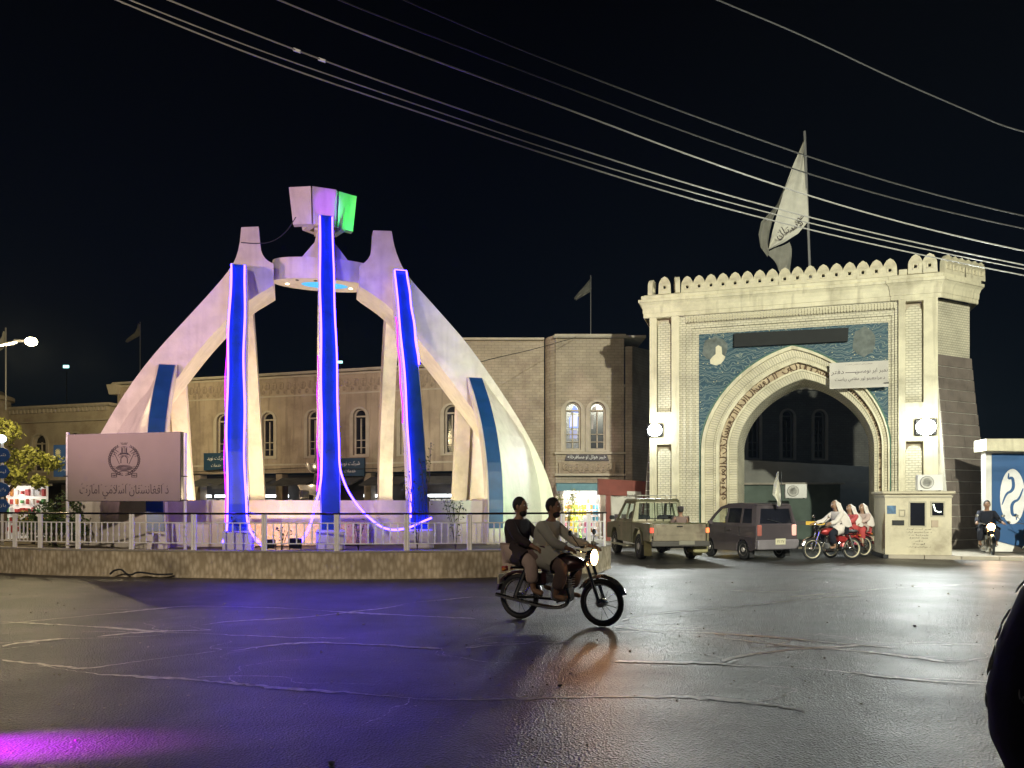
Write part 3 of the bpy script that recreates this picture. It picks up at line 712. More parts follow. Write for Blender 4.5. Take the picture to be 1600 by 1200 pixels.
# ---------------------------------------------------------------- emblem sign
sg = thing('emblem_sign', 'pale rectangular sign with a dark emblem above a line of Pashto script', 'sign', (-8.42, 16.75, .5), R(2))
W_, H_ = 2.42, 1.47; zc = 1.07+H_/2
MB().plate([(-W_/2, 1.07), (W_/2, 1.07), (W_/2, 1.07+H_+.05), (-W_/2, 1.07+H_-.02)], (), 0, .18).build('sign_box', M['blackmetal'], sg)
MB().plate([(-W_/2+.012, 1.08), (W_/2-.012, 1.08), (W_/2-.012, 1.06+H_+.05), (-W_/2+.012, 1.06+H_-.02)], (), -.006, -.001).build('sign_face', M['signpanel'], sg)
for x in (-W_/2-.03, W_/2+.07):
    MB().tube([(x, .06, 0), (x, .06, 1.07+H_+.03)], .034, 10).build('post', M['steel'], sg, True)
for x in (-W_/2-.03, W_/2+.05):
    for z in (1.10, 1.62): MB().box((x, .06, z), (.12, .1, .02)).build('clamp', M['blackmetal'], sg)
text('د افغانستان اسلامي امارت', 1.90, .30, M['ink'], sg, (0, -.009, 1.28))
# harakat-like accents over the script
mb = MB()
for k in range(22):
    x = -.9+k*.085; z = 1.38+.07*random.random(); x += random.uniform(-.03, .03); ribbon(mb, [(x, z), (x+.026, z+.016)], .008, -.007)
mb.build('lettering', M['ink'], sg)
mb = MB(); ex, ez, er = 0.0, 1.98, .33
for s_ in (-1, 1):
    for rr in (er, er-.035):
        ribbon(mb, [(ex+s_*rr*math.sin(R(a)), ez-rr*1.02*math.cos(R(a))) for a in range(6, 150, 8)], .009, -.007)
    for a in range(14, 150, 9):     # wheat ears round the wreath
        x, z = ex+s_*(er-.02)*math.sin(R(a)), ez-(er-.02)*math.cos(R(a))
        for da in (20, -35):
            q = R(a+da); ribbon(mb, [(x, z), (x+s_*.055*math.cos(q), z+.055*math.sin(q))], .014, -.007)
    # banners beside the mosque
    ribbon(mb, [(s_*.10, 1.88), (s_*.21, 2.12), (s_*.27, 2.20)], .008, -.007)
    for k in range(4): ribbon(mb, [(s_*(.12+.035*k), 2.14-.03*k), (s_*(.20+.03*k), 2.20-.045*k)], .012, -.007)
    for k in range(5): ribbon(mb, [(s_*(.10+.02*k), 1.80-.03*k), (s_*(.24-.015*k), 1.83-.035*k)], .009, -.007)
    ribbon(mb, [(s_*.02, 1.635), (s_*.16, 1.66), (s_*.22, 1.62)], .012, -.007)      # crossed swords
    ribbon(mb, [(s_*.16, 1.60), (s_*.27, 1.60), (s_*.27, 1.68), (s_*.16, 1.68)], .016, -.007, True)
    ribbon(mb, [(s_*.17, 1.64), (s_*.26, 1.64)], .016, -.007)
ribbon(mb, [(.13*math.cos(R(a)), 2.05+.07*math.sin(R(a))) for a in range(0, 181, 15)], .01, -.007)
for k in range(5): ribbon(mb, [((.17-.02*k)*math.cos(R(a)), 1.80+(.06-.012*k)*math.sin(R(a))) for a in range(0, 360, 24)], .007, -.007, True)
ribbon(mb, [(-.07, 1.90), (-.07, 2.0), (-.04, 2.04), (0, 2.06), (.04, 2.04), (.07, 2.0), (.07, 1.90)], .014, -.007)
for x in (-.045, .045): ribbon(mb, [(x, 2.13), (x, 2.23)], .03, -.007)
ribbon(mb, [(-.09, 2.11), (.09, 2.11)], .035, -.007); ribbon(mb, [(-.07, 2.245), (0, 2.26), (.07, 2.245)], .012, -.007)
ribbon(mb, [(0, 2.10), (0, 2.26)], .01, -.007); ribbon(mb, [(-.1, 2.09), (.1, 2.03)], .012, -.007); ribbon(mb, [(.1, 2.09), (-.1, 2.03)], .012, -.007)
ribbon(mb, [(-.14, 1.70), (-.05, 1.73), (.05, 1.73), (.14, 1.70)], .014, -.007)
for a in range(170, 191, 5): ribbon(mb, [(.02*(a-180)/5, 2.30), (.035*(a-180)/5, 2.35)], .008, -.007)
mb.build('emblem', M['ink'], sg)

# ---------------------------------------------------------------- rose bushes and plants on the island
def bush(px, ytop, Y, wd, label, n=70, m='foliage', z0=.5, nst=5):
    b = P(px, 800, Y); top = CH+(785-ytop)/F*Y
    t = thing('rose_bush', label, 'bush', (b.x, b.y, z0), 0, 'thin rose bushes on the island'); h = top-z0
    ms = MB(); ml = MB()
    for s_ in range(nst):
        a = random.uniform(0, 2*PI); sp = wd*random.uniform(.3, 1)
        pts = [(0, 0, 0), (sp*.3*math.cos(a), sp*.3*math.sin(a), h*.4), (sp*.7*math.cos(a), sp*.7*math.sin(a), h*.75), (sp*math.cos(a), sp*math.sin(a), h*random.uniform(.8, 1.0))]
        pts = smoothpts(pts, 2); ms.tube(pts, .006, 4)
        for _ in range(n//nst):
            p = Vector(random.choice(pts[len(pts)//4:]))+Vector([random.gauss(0, .05) for _ in range(3)])
            sz = random.uniform(.02, .045); q = Vector([random.gauss(0, 1) for _ in range(3)]).normalized(); r_ = q.orthogonal().normalized()
            ml.add([p-q*sz, p+r_*sz*.5, p+q*sz, p-r_*sz*.5], [(0, 1, 2, 3)])
    ms.build('stem', M['bark'], t); lv = ml.build('foliage', M[m], t, fixn=False); lv['kind'] = 'stuff'
bush(378, 800, 16.5, .25, 'small rose bush at the foot of the left neon leg')
bush(652, 740, 16.6, .3, 'tall thin rose bush beside the right neon leg', 90)
bush(668, 690, 17.6, .35, 'spindly rose bush just behind the right neon leg', 60)
bush(712, 775, 17.0, .35, 'rose bush between the right neon leg and plain blue fin', 110)
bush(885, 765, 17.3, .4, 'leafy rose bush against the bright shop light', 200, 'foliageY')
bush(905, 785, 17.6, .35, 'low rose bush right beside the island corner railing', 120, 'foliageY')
bush(440, 825, 16.4, .2, 'tiny rose bush before the pink planter', 30)
bush(560, 815, 16.8, .2, 'small rose bush under the sagging neon tube', 40)
def leafmass(mb, c, r, n, sz, shell=.55):
    for _ in range(n):
        d = Vector([random.gauss(0, 1) for _ in range(3)]).normalized(); rr = random.uniform(shell, 1)**.6
        rr *= .8+.3*math.sin(d.x*5+c[0])*math.sin(d.z*4+d.y*3)
        p = Vector(c)+Vector((d.x*r[0], d.y*r[1], d.z*r[2]))*rr
        q = (d+Vector([random.gauss(0, .7) for _ in range(3)])).normalized(); u = q.orthogonal().normalized(); v = q.cross(u); s_ = sz*random.uniform(.5, 1.3); a = random.random()*6.3
        u2 = u*math.cos(a)+v*math.sin(a); v2 = q.cross(u2)
        mb.add([p-u2*s_, p+v2*s_*.5, p+u2*s_, p-v2*s_*.5], [(0, 1, 2, 3)])
t = thing('shrub', 'dark rounded shrub left of the emblem sign behind the railing', 'shrub', (P(85, 800, 18.4).x, 18.4, .5))
mb = MB()
for dx, dz, r_ in ((-.2, .7, .42), (.25, .85, .5), (.0, .4, .5), (-.55, .45, .32), (.5, .45, .35)): leafmass(mb, (dx, 0, dz), (r_, r_, r_), 420, .05)
mb.build('foliage', M['foliage'], t, fixn=False)['kind'] = 'stuff'
MB().tube([(0, 0, 0), (.05, 0, .6)], .05, 6).build('trunk', M['bark'], t)
t = thing('shrub', 'yellow-green lit shrub at the left end behind the railing', 'shrub', (P(52, 800, 19.5).x, 19.5, .5))
mb = MB()
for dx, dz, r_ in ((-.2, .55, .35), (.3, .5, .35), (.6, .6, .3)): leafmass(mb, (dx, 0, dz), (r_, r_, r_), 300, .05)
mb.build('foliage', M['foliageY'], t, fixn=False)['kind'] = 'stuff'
MB().tube([(0, 0, 0), (.02, 0, .5)], .04, 6).build('trunk', M['bark'], t)
# tree under the street lamp
t = thing('street_tree', 'lamp-lit yellow-green tree at the left edge before the round tower', 'tree', (-16.2, 24.5, 0))
tr = MB().tube([(0, 0, 0), (.05, 0, .9), (-.05, .1, 1.8), (.1, 0, 2.6)], [.14, .11, .09, .05], 8)
for a, l_ in ((.3, 1.1), (1.8, .9), (3.4, 1.0), (4.9, 1.0)): tr.tube([(0, 0, 1.7), (math.cos(a)*l_*.5, math.sin(a)*l_*.5, 2.4), (math.cos(a)*l_, math.sin(a)*l_, 3.0)], [.06, .04, .02], 6)
tr.build('trunk', M['bark'], t, True)
mb = MB()
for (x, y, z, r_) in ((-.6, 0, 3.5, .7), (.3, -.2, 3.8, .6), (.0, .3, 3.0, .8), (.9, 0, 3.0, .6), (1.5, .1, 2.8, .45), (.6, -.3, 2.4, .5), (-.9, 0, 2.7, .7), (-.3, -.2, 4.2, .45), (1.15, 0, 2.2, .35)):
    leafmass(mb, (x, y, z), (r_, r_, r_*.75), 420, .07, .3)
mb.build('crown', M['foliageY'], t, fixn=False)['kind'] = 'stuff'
# street lamp at the left
t = thing('street_lamp', 'street lamp with a curved arm and glowing head at the left edge', 'street lamp', (-15.9, 22, 0))
MB().tube(smoothpts([(0, 0, 0), (0, 0, 5.2), (.35, 0, 5.8), (1.0, 0, 5.98), (1.75, 0, 6.12)], 2), .045, 8).build('pole', M['white'], t, True)
MB().box((1.95, 0, 6.17), (.5, .18, .08), bev=.03).build('lamp_head', M['blackmetal'], t)
MB().ball((2.2, -.03, 6.13), (.17, .14, .12)).build('bulb', emis('lamp_glow', (1, .85, .5), 60), t)
lamp('street_lamp_bulb', 'POINT', (-13.8, 21.8, 5.80), 1000, (1, .8, .42), None, .1)
# stack of blue direction signs
t = thing('direction_sign_post', 'post stacked with four round and hexagonal blue Pashto signs', 'sign post', (P(2, 800, 19).x, 19, .5))
MB().tube([(0, .04, 0), (0, .04, 2.65)], .035, 8).build('pole', M['white'], t)
blues = mat('blue_sign', (.03, .09, .28), .4, 0, .1, 3, .02)
for k, (py, n) in enumerate(((711, 24), (737, 6), (765, 8), (790, 6))):
    z = CH+(785-py)/F*19-.5; rx, rz = .21, .185
    pl = [(rx*math.cos(2*PI*i/n), z+rz*math.sin(2*PI*i/n)) for i in range(n)]
    o = MB().plate(pl, (), -.02, .02).build('sign_board', blues, t)
    text(['ښار', 'لیسه', 'ولایت', 'بازار'][k].replace('ښ', 'ش'), .26, .10, M['whiteprint'], o, (0, -.023, z))
MB().ball((0, 0, 2.62), (.12, .1, .1)).build('top_light', emis('sign_top_glow', (.8, .95, 1), 4), t)

# ---------------------------------------------------------------- facades behind the square
def archwin(w_, h, n=10, cx=0, z0=0):
    return [(cx-w_/2, z0), (cx+w_/2, z0)]+[(cx+w_/2*math.cos(PI*k/n), z0+h-w_/2+w_/2*math.sin(PI*k/n)) for k in range(n+1)]
def window(parent, cx, z0, w_, h, y=0, glass=None, arch=True, surround=True, mframe=None):
    """arched window set .14 m into the wall: frame with mullion, pane behind"""
    o = archwin(w_, h, 12, cx, z0) if arch else [(cx-w_/2, z0), (cx+w_/2, z0), (cx+w_/2, z0+h), (cx-w_/2, z0+h)]
    i = archwin(w_-.14, h-.13, 12, cx, z0+.07) if arch else [(cx-w_/2+.06, z0+.06), (cx+w_/2-.06, z0+.06), (cx+w_/2-.06, z0+h-.06), (cx-w_/2+.06, z0+h-.06)]
    mb = MB().plate(o, [i], y+.12, y+.19)
    mb.box((cx, y+.155, z0+h*.42), (.05, .06, h*.75)); mb.box((cx, y+.152, z0+h-w_*.52), (w_-.15, .055, .07)); mb.box((cx, y+.15, z0+h*.33), (w_-.15, .05, .035)); mb.box((cx, y+.15, z0+h*.17), (w_-.15, .05, .03))
    fr = mb.build('window', mframe or M['trim'], parent)
    MB().plate(o, (), y+.21, y+.23).build('pane', glass or M['winglass'], fr)
    if surround:
        big = archwin(w_+.34, h+.17, 12, cx, z0-.08); MB().plate(big, [archwin(w_, h, 12, cx, z0-.001)[:] if False else [(a, b) for a, b in archwin(w_-.001, h-.001, 12, cx, z0)]], y-.05, y+.02).build('window_surround', M['trim'], parent)
    return fr
def wallpanel(parent, W, H, holes, m, y0=0, y1=.35, x0=0, z0=0, name='wall'):
    return MB().plate([(x0, z0), (x0+W, z0), (x0+W, z0+H), (x0, z0+H)], holes, y0, y1).build(name, m, parent)
DIRA = -math.atan2(.302, .953)
def place(px_right, Y, DIR=DIRA): return Vector(((px_right-800)/F*Y, Y, 0))
# middle building: local x runs left (negative) to right (0)
mid = thing('arcade_building', 'long two-storey plaster building with arched windows behind the monument', 'building', (-2.06, 34, 0), DIRA)
def u_of(px, o=(-2.06, 34)):
    k = (px-800)/F; return (k*o[1]-o[0])/(.953+k*.302)
wins = []
for px in (283, 348, 419, 490, 562, 636, 705): wins.append(u_of(px))
wz, wh, ww = 3.72, 2.15, .66
holes = [archwin(ww, wh, 12, u, wz) for u in wins]
wallpanel(mid, 19.2, 4.7, holes, M['beige'], 0, .35, -19.2, 2.95)
for k, u in enumerate(wins): window(mid, u, wz, ww, wh)
MB().box((-9.6, .8, 7.62), (19.4, 2.2, .08)).build('roof', M['concrete'], mid)
for y0, z, d, h in ((-.14, 7.66, .5, .10), (-.06, 7.52, .3, .08), (-.05, 6.62, .25, .07), (-.03, 6.2, .2, .05), (-.05, 3.35, .25, .08)):
    MB().box((-9.6, y0+.15, z), (19.4, d, h)).build('cornice', M['trim'], mid)
# scroll frieze: carved rosettes
ro = MB().lathe([(.17, 0), (.17, -.03), (.13, -.05), (.10, -.025), (.05, -.05), (0.0, -.06)], 10, axis='y').mesh('frieze_rosette', M['beige'], True)
for k in range(48): link_mesh('frieze_rosette', ro, mid, (-19.0+k*.40, -.004, 7.12-.02*(k % 2)), (0, 0, 0), (1, 1, 1.15))
for k in range(48): link_mesh('frieze_rosette', ro, mid, (-18.8+k*.40, -.003, 6.83), (0, 0, 0), (.55, 1, .6))
MB().box((-19.25, .2, 7.35), (.5, .9, .5), taper=1.25).build('cornice_end', M['trim'], mid)
# ground floor: shops, piers, awnings
wallpanel(mid, 19.2, 2.9, [], mat('shop_dark', (.05, .045, .045), .8, 0, .3, 2), 1.1, 1.3, -19.2, 0)
for k in range(9): MB().box((-19.0+k*2.36, .3, 1.45), (.35, .5, 2.9)).build('pier', M['beige'], mid)
aw = mat('awning_dark', (.06, .06, .065), .9, 0, .3, 3, .2)
for k in range(8):
    x = -17.8+k*2.36; lo = [(x-1.0, -1.15, 2.28), (x+1.0, -1.15, 2.33), (x+1.0, .05, 2.68), (x-1.0, .05, 2.68)]; hi = [(a, b, c_+.05) for a, b, c_ in lo]
    MB().hexa(lo, hi).build('awning', aw, mid)
for k, (a, b) in enumerate(((296, 318), (325, 358), (394, 440), (560, 600), (660, 700))):
    ua, ub = u_of(a), u_of(b)
    MB().box(((ua+ub)/2, .55, 1.86), (ub-ua, .1, .13)).build('shop_tube_light', emis('shop_tube', (.9, .97, 1), 4.5), mid)
    MB().box(((ua+ub)/2, .9, 1.45), (ub-ua, .1, .5)).build('shop_display', mat('shop_display', (.4, .38, .36), .7, 0, .5, 9), mid)
# dark blue boards on the facade
for nm, x0, x1, y0, y1, lab in (('b', 322, 361, 708, 735, 'dark blue shop board beside the left neon leg'), ('b', 528, 572, 716, 744, 'dark blue shop board right of the middle neon leg'), ):
    u0, u1 = u_of(x0), u_of(x1); Yd = 34-.302*(u0+u1)/2; z1, z0 = CH+(785-y0)/F*Yd, CH+(785-y1)/F*Yd
    t = thing('shop_sign', lab, 'sign', (0, 0, 0)); t.matrix_world = Matrix.Translation((-2.06, 34, 0)) @ Matrix.Rotation(DIRA, 4, 'Z')
    MB().box(((u0+u1)/2, -.12, (z0+z1)/2), (u1-u0, .1, z1-z0)).build('board', mat('blue_sign_dim', (.012, .045, .09), .5, 0, .1, 3, .02), t)
    text('شرکت نوید', (u1-u0)*.7, (z1-z0)*.28, M['whiteprint'], t, ((u0+u1)/2, -.18, z0+(z1-z0)*.68)); text('خدمات', (u1-u0)*.4, (z1-z0)*.2, M['whiteprint'], t, ((u0+u1)/2, -.18, z0+(z1-z0)*.3))
# sagging cable along that facade
t = MB().tube(smoothpts([(-16, -.2, 3.0), (-13, -.22, 3.1), (-12, -.2, 3.3), (-10.4, -.2, 3.1), (-8, -.2, 3.2), (-5, -.2, 3.05), (-2, -.2, 3.2)], 2), .015, 4).build('facade_cable', M['black'], mid)

# left building, lower, with dentil cornice
lb = thing('left_market_building', 'lower plaster market building with dentil cornice left of the emblem sign', 'building', (place(172, 40)), DIRA)
lo_ = (place(172, 40).x, 40.0)
w2 = [u_of(62, lo_), u_of(118, lo_)]
wallpanel(lb, 9, 3.95, [archwin(.95, 2.0, 12, u, 3.2) for u in w2], M['beige2'], 0, .35, -9, 2.6)
for u in w2: window(lb, u, 3.2, .95, 2.0)
MB().box((-4.4, .7, 6.58), (9.2, 1.9, .07)).build('roof', M['concrete'], lb)
MB().box((-4.4, -.02, 6.66), (9.2, .55, .09)).build('cornice', M['trim'], lb); MB().box((-4.4, .0, 5.85), (9.2, .3, .06)).build('cornice', M['trim'], lb)
dm = MB().box((0, 0, 0), (.13, .16, .22)).mesh('dentil', M['trim'], fixn=True)
for k in range(34): link_mesh('dentil', dm, lb, (-8.9+k*.265, -.07, 6.45))
wallpanel(lb, 9, 2.6, [], mat('shop_dark', (.05, .045, .045), .8, 0, .3, 2), .8, 1.0, -9, 0)
for k in range(4): MB().box((-8.8+k*2.9, .2, 1.3), (.4, .5, 2.6)).build('pier', M['beige2'], lb)
MB().hexa([(-9, -1.1, 2.45), (0, -1.1, 2.45), (0, .1, 2.6), (-9, .1, 2.6)], [(-9, -1.1, 2.55), (0, -1.1, 2.55), (0, .1, 2.75), (-9, .1, 2.75)]).build('awning', aw, lb)
# round tower
tw = thing('round_tower', 'round plaster corner tower at the far left edge', 'tower', (place(-58, 41).x, 41.4, 0))
MB().lathe([(1.95, 0), (1.95, 7.0), (2.12, 7.05), (2.12, 7.25), (1.9, 7.3), (1.6, 7.55), (0, 7.6)], 36).build('wall', M['beige2'], tw, True)
MB().lathe([(2.0, 5.6), (2.06, 5.65), (2.0, 5.7)], 36).build('band', M['trim'], tw, True)
# lit stall under it
st = thing('market_stall', 'brightly lit stall with red and white goods behind the left railing', 'stall', (place(22, 30).x, 30, 0))
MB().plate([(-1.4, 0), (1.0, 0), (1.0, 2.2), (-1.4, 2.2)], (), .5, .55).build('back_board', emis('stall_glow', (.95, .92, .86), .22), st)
MB().box((-.2, .1, 2.25), (2.6, 1.1, .08)).build('roof', M['concrete'], st)
gm = [mat('goods_red', (.5, .06, .06), .5), mat('goods_white', (.8, .8, .8), .5), mat('goods_orange', (.6, .25, .05), .5), mat('goods_green', (.1, .35, .12), .5), mat('goods_yellow', (.85, .60, .02), .45), mat('goods_pink', (.8, .25, .4), .5), mat('goods_cyan', (.15, .5, .65), .5)]
for r_ in range(5):
    for c_ in range(11):
        MB().box((-1.2+c_*.21, .42-.02*(r_ % 2), .5+r_*.36), (random.uniform(.07, .17), .12, random.uniform(.10, .3)), bev=.01).build('packet', gm[random.choice((0, 1, 1, 0, 2, 3))], st)
lamp('stall_light', 'POINT', (place(22, 30).x, 29.7, 1.9), 26, (1, .93, .85), None, .1)
# blue board with sun emblem on left building
t = thing('blue_board', 'blue wall board with a sun emblem beside the emblem sign', 'sign', (place(100, 36).x, 36, 0), DIRA)
z0, z1 = CH+(785-745)/F*36, CH+(785-695)/F*36
MB().box((.1, 0, (z0+z1)/2), (1.35, .1, z1-z0)).build('board', mat('blue_board', (.05, .12, .34), .45, 0, .1, 2, .02), t)
text('مدیریت', .95, .34, M['whiteprint'], t, (.12, -.06, z0+.85)); text('عمومي', .6, .14, M['whiteprint'], t, (.1, -.06, z0+.3))
for k in range(3): text('د ولایت', .42, .10, M['whiteprint'], t, (.4, -.06, z1-.22-.17*k))
mb = MB(); mb.lathe([(.11, 0), (.11, -.01), (0, -.012)], 14, (-.3, -.055, z1-.35), 'y')
for k in range(12): ribbon(mb, [(-.3+.12*math.cos(k*PI/6), z1-.35+.12*math.sin(k*PI/6)), (-.3+.18*math.cos(k*PI/6), z1-.35+.18*math.sin(k*PI/6))], .03, -.055)
mb.build('sun_emblem', mat('sun_emblem', (.75, .7, .45), .5), t)

# right block
rb = thing('corner_building', 'taller weathered brick corner building between the monument and the gate', 'building', (0, 0, 0))
def uz(px, py, Y): return ((px-800)/F*Y, CH+(785-py)/F*Y)
x0, z1 = uz(715, 532, 33.6); x1, _ = uz(850, 532, 33.6)
MB().plate([(x0, 2.9), (x1, 2.9), (x1, z1), (x0, z1)], (), 33.6, 33.95).build('wall', M['beigebrick'], rb)
# rounded pier joining both faces
mb = MB(); pr = []
for k in range(9):
    a = PI+PI/2*k/8; pr.append((x1+.05+.75+.75*math.cos(a), 33.6+ .0+ .9*math.sin(a)))
rows = [[(x, y, z) for x, y in pr] for z in (0, 2.9, z1-.05, z1+.05)]
mb.grid(rows); mb.build('corner_pier', M['beigebrick'], rb, True)
Yb = 32.7; xa, zt2 = uz(868, 526, Yb); xb_, _ = uz(975, 530, Yb)
wn = [uz(895, 0, Yb)[0], uz(933.5, 0, Yb)[0]]; wz0 = uz(0, 703, Yb)[1]; wh0 = uz(0, 628, Yb)[1]-wz0; ww0 = 25/F*Yb
MB().plate([(xa, 2.4), (xb_, 2.4), (xb_, zt2), (xa, zt2)], [archwin(ww0, wh0, 12, u, wz0) for u in wn], Yb, Yb+.35).build('wall', M['beigebrick'], rb)
lit = emis('lit_blue_window', (.20, .30, .95), .62)
cur = emis('lit_white_curtain', (.6, .62, .9), .5)
for k, u in enumerate(wn):
    window(rb, u, wz0, ww0, wh0, Yb, M['winglass'] if k else mat('window_glass_deep', (.03, .03, .06), .2), True, True)
w0 = wn[0]
for pl in ([(w0-.12, wz0+.95), (w0+.24, wz0+.95), (w0+.25, wz0+1.42), (w0-.15, wz0+1.42)],): MB().plate(pl, (), Yb+.195, Yb+.205).build('lit_pane', lit, rb)
MB().plate([(w0-.05, wz0+1.62), (w0+.25, wz0+1.60), (w0+.2, wz0+1.8), (w0+.05, wz0+1.92)], (), Yb+.195, Yb+.205).build('lit_pane', lit, rb)
MB().plate([(w0-.1, wz0+1.0), (w0+.2, wz0+1.02), (w0+.22, wz0+1.5), (w0-.08, wz0+1.5)], (), Yb+.18, Yb+.19).build('lit_pane', cur, rb)
MB().plate([(w0-.12, wz0+.5), (w0+.2, wz0+.5), (w0+.2, wz0+.85), (w0-.12, wz0+.85)], (), Yb+.195, Yb+.205).build('lit_pane', emis('lit_dim_window', (.3, .32, .6), .28), rb)
u1_ = wn[1]; MB().plate([(u1_-.25, wz0+.9), (u1_-.16, wz0+.9), (u1_-.14, wz0+1.5), (u1_-.24, wz0+1.5)], (), Yb+.195, Yb+.205).build('curtain', mat('curtain_cloth', (.45, .42, .42), .9), rb)
MB().plate([(u1_-.24, wz0+1.62), (u1_-.02, wz0+1.62), (u1_-.05, wz0+1.9), (u1_-.2, wz0+1.8)], (), Yb+.195, Yb+.205).build('curtain', mat('curtain_cloth', (.45, .42, .42), .9), rb)
for zc_, d_ in ((zt2+.02, .35), (wz0-.14, .2), (uz(0, 742, Yb)[1], .4)): MB().box(((xa+xb_)/2, Yb-.05, zc_), (xb_-xa+.1, d_, .09)).build('ledge', M['trim'], rb)
MB().box(((x0+x1)/2, 33.55, z1+.03), (x1-x0, .4, .09)).build('ledge', M['trim'], rb)
# sign cartouche with carved ornament
t = thing('hotel_sign', 'dark lettered hotel board between the arched window pair and shop', 'sign', (0, Yb, 0))
a, b_ = uz(882, 720, Yb), uz(951, 709, Yb)
MB().plate([(a[0], a[1]), (b_[0], a[1]), (b_[0]-.1, b_[1]), (a[0]+.1, b_[1])], (), -.1, -.02).build('board', mat('hotel_board', (.05, .04, .05), .6), t)
text('خیبر هوټل او مسافرخانه'.replace('ټ', 'ت'), (b_[0]-a[0])*.86, .2, M['whiteprint'], t, ((a[0]+b_[0])/2, -.11, (a[1]+b_[1])/2))
ca, cb_ = uz(884, 741, Yb), uz(950, 723, Yb)
MB().plate([(ca[0]-.3, ca[1]), (cb_[0]+.3, ca[1]), (cb_[0]+.3, cb_[1]), (ca[0]-.3, cb_[1])], (), Yb-.12, Yb-.01).build('cartouche', M['beige'], rb)
for k in range(9):
    x = ca[0]+(cb_[0]-ca[0])*k/8; link_mesh('frieze_rosette', ro, rb, (x, Yb-.13, (ca[1]+cb_[1])/2+.05*math.cos(k*PI)), (0, 0, 0), (.9, 1.3, .9))
# return wall, dark, toward the gate
xr, zr = uz(977, 541, Yb); 
MB().hexa([(xr, Yb+.02, 0), (xr+.3, Yb+.02, 0), (xr+2.6, Yb+3.4, 0), (xr+2.3, Yb+3.6, 0)], [(xr, Yb+.02, zr), (xr+.3, Yb+.02, zr), (xr+2.6, Yb+3.4, zr+.3), (xr+2.3, Yb+3.6, zr+.3)]).build('return_wall', M['beigebrick'], rb)
MB().box(((xa+xb_)/2+.4, Yb+.9, zt2-.03), (xb_-xa+1.0, 2.2, .1)).build('roof', M['concrete'], rb)
# wall below with a shop opening
sx0, sx1 = uz(872, 0, Yb)[0], uz(938, 0, Yb)[0]; sz = 2.3
mb = MB(); mb.plate([(x0, 0), (xa+.02, 0), (xa+.02, 2.9), (x0, 2.9)], (), 33.7, 33.9); mb.build('wall', M['beige'], rb)
MB().plate([(xa, 0), (sx0, 0), (sx0, sz), (sx1, sz), (sx1, 0), (xb_, 0), (xb_, 2.4), (xa, 2.4)], (), Yb, Yb+.35).build('wall', M['beige'], rb)
sh = thing('sweet_shop', 'bright open shop with yellow goods beside the island corner', 'shop', (0, 0, 0))
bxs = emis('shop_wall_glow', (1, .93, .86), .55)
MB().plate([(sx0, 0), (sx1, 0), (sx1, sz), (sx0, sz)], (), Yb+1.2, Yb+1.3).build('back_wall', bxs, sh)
for x in (sx0, sx1): MB().box((x, Yb+.75, sz/2), (.06, 1.0, sz)).build('side_wall', M['white'], sh)
MB().hexa([(sx0-.1, Yb-.7, 2.03), (sx1+.1, Yb-.7, 2.03), (sx1+.1, Yb-.02, 2.28), (sx0-.1, Yb-.02, 2.28)], [(sx0-.1, Yb-.7, 2.32), (sx1+.1, Yb-.7, 2.32), (sx1+.1, Yb-.02, 2.38), (sx0-.1, Yb-.02, 2.38)]).build('awning', mat('teal_awning', (.13, .27, .33), .7, 0, .15, 4, .1), sh)
for dx, r_ in ((.25, .13), (.95, .2)): MB().ball((sx0+.1+dx, Yb-.1, 1.85), (r_, .1, .09)).build('lamp_globe', emis('shop_lamp', (1, 1, 1), 14), sh)
for r_ in range(7):
    for c_ in range(14):
        x = sx0+.1+c_*.122; z = .1+r_*.25
        yel = (c_ in (4, 5, 6, 7, 8, 9) and r_ in (4, 5)) or (3 <= c_ <= 6 and r_ < 4)
        mk = 4 if yel else (5 if 7 <= c_ <= 9 and r_ < 3 else (6 if c_ > 11 and r_ in (3, 4, 5) else random.choice((1, 1, 2, 4, 5))))
        if r_ == 6 and random.random() < .5: continue
        MB().box((x, Yb+.3+random.uniform(0, .2), z), (.10, .1, random.uniform(.14, .22)), bev=.012).build('packet', gm[mk], sh)
lamp('shop_light', 'POINT', ((sx0+sx1)/2, Yb-.15, 1.75), 170, (1, .95, .88), None, .1)
# red kiosk frame with notice board
t = thing('red_gateway', 'brick-red beam and column with a white notice board by the pickup', 'gateway', (0, 0, 0))
Yk = 28.5; ka, kb_ = uz(935, 772, Yk), uz(1013, 748, Yk)
MB().hexa([(ka[0], Yk, ka[1]-.02), (kb_[0], Yk+.5, ka[1]-.1), (kb_[0], Yk+.9, ka[1]-.1), (ka[0], Yk+.4, ka[1]-.02)], [(ka[0], Yk, kb_[1]), (kb_[0], Yk+.5, kb_[1]-.08), (kb_[0], Yk+.9, kb_[1]-.08), (ka[0], Yk+.4, kb_[1])]).build('beam', M['red'], t)
for px in (951, 1012):
    x = uz(px, 0, Yk)[0]; MB().box((x, Yk+.2+(.5 if px > 1000 else 0), 1.0), (.17, .17, 2.0)).build('column', M['red'], t)
na, nb_ = uz(957, 822, Yk), uz(1004, 766, Yk)
nbo = MB().plate([(na[0], na[1]), (nb_[0], na[1]), (nb_[0], nb_[1]-.05), (na[0], nb_[1])], (), Yk+.3, Yk+.34).build('notice_board', mat('notice_board', (.5, .48, .42), .6), t)
text('د شاروالۍ خبرتیا'.replace('ۍ', 'ی'), .95, .14, M['ink'], nbo, ((na[0]+nb_[0])/2, Yk+.29, nb_[1]-.2))
for k in range(2): MB().box((na[0]+.2+.26*k, Yk+.292, .98), (.18, .01, .26)).build('notice_picture', M['ink'], nbo)
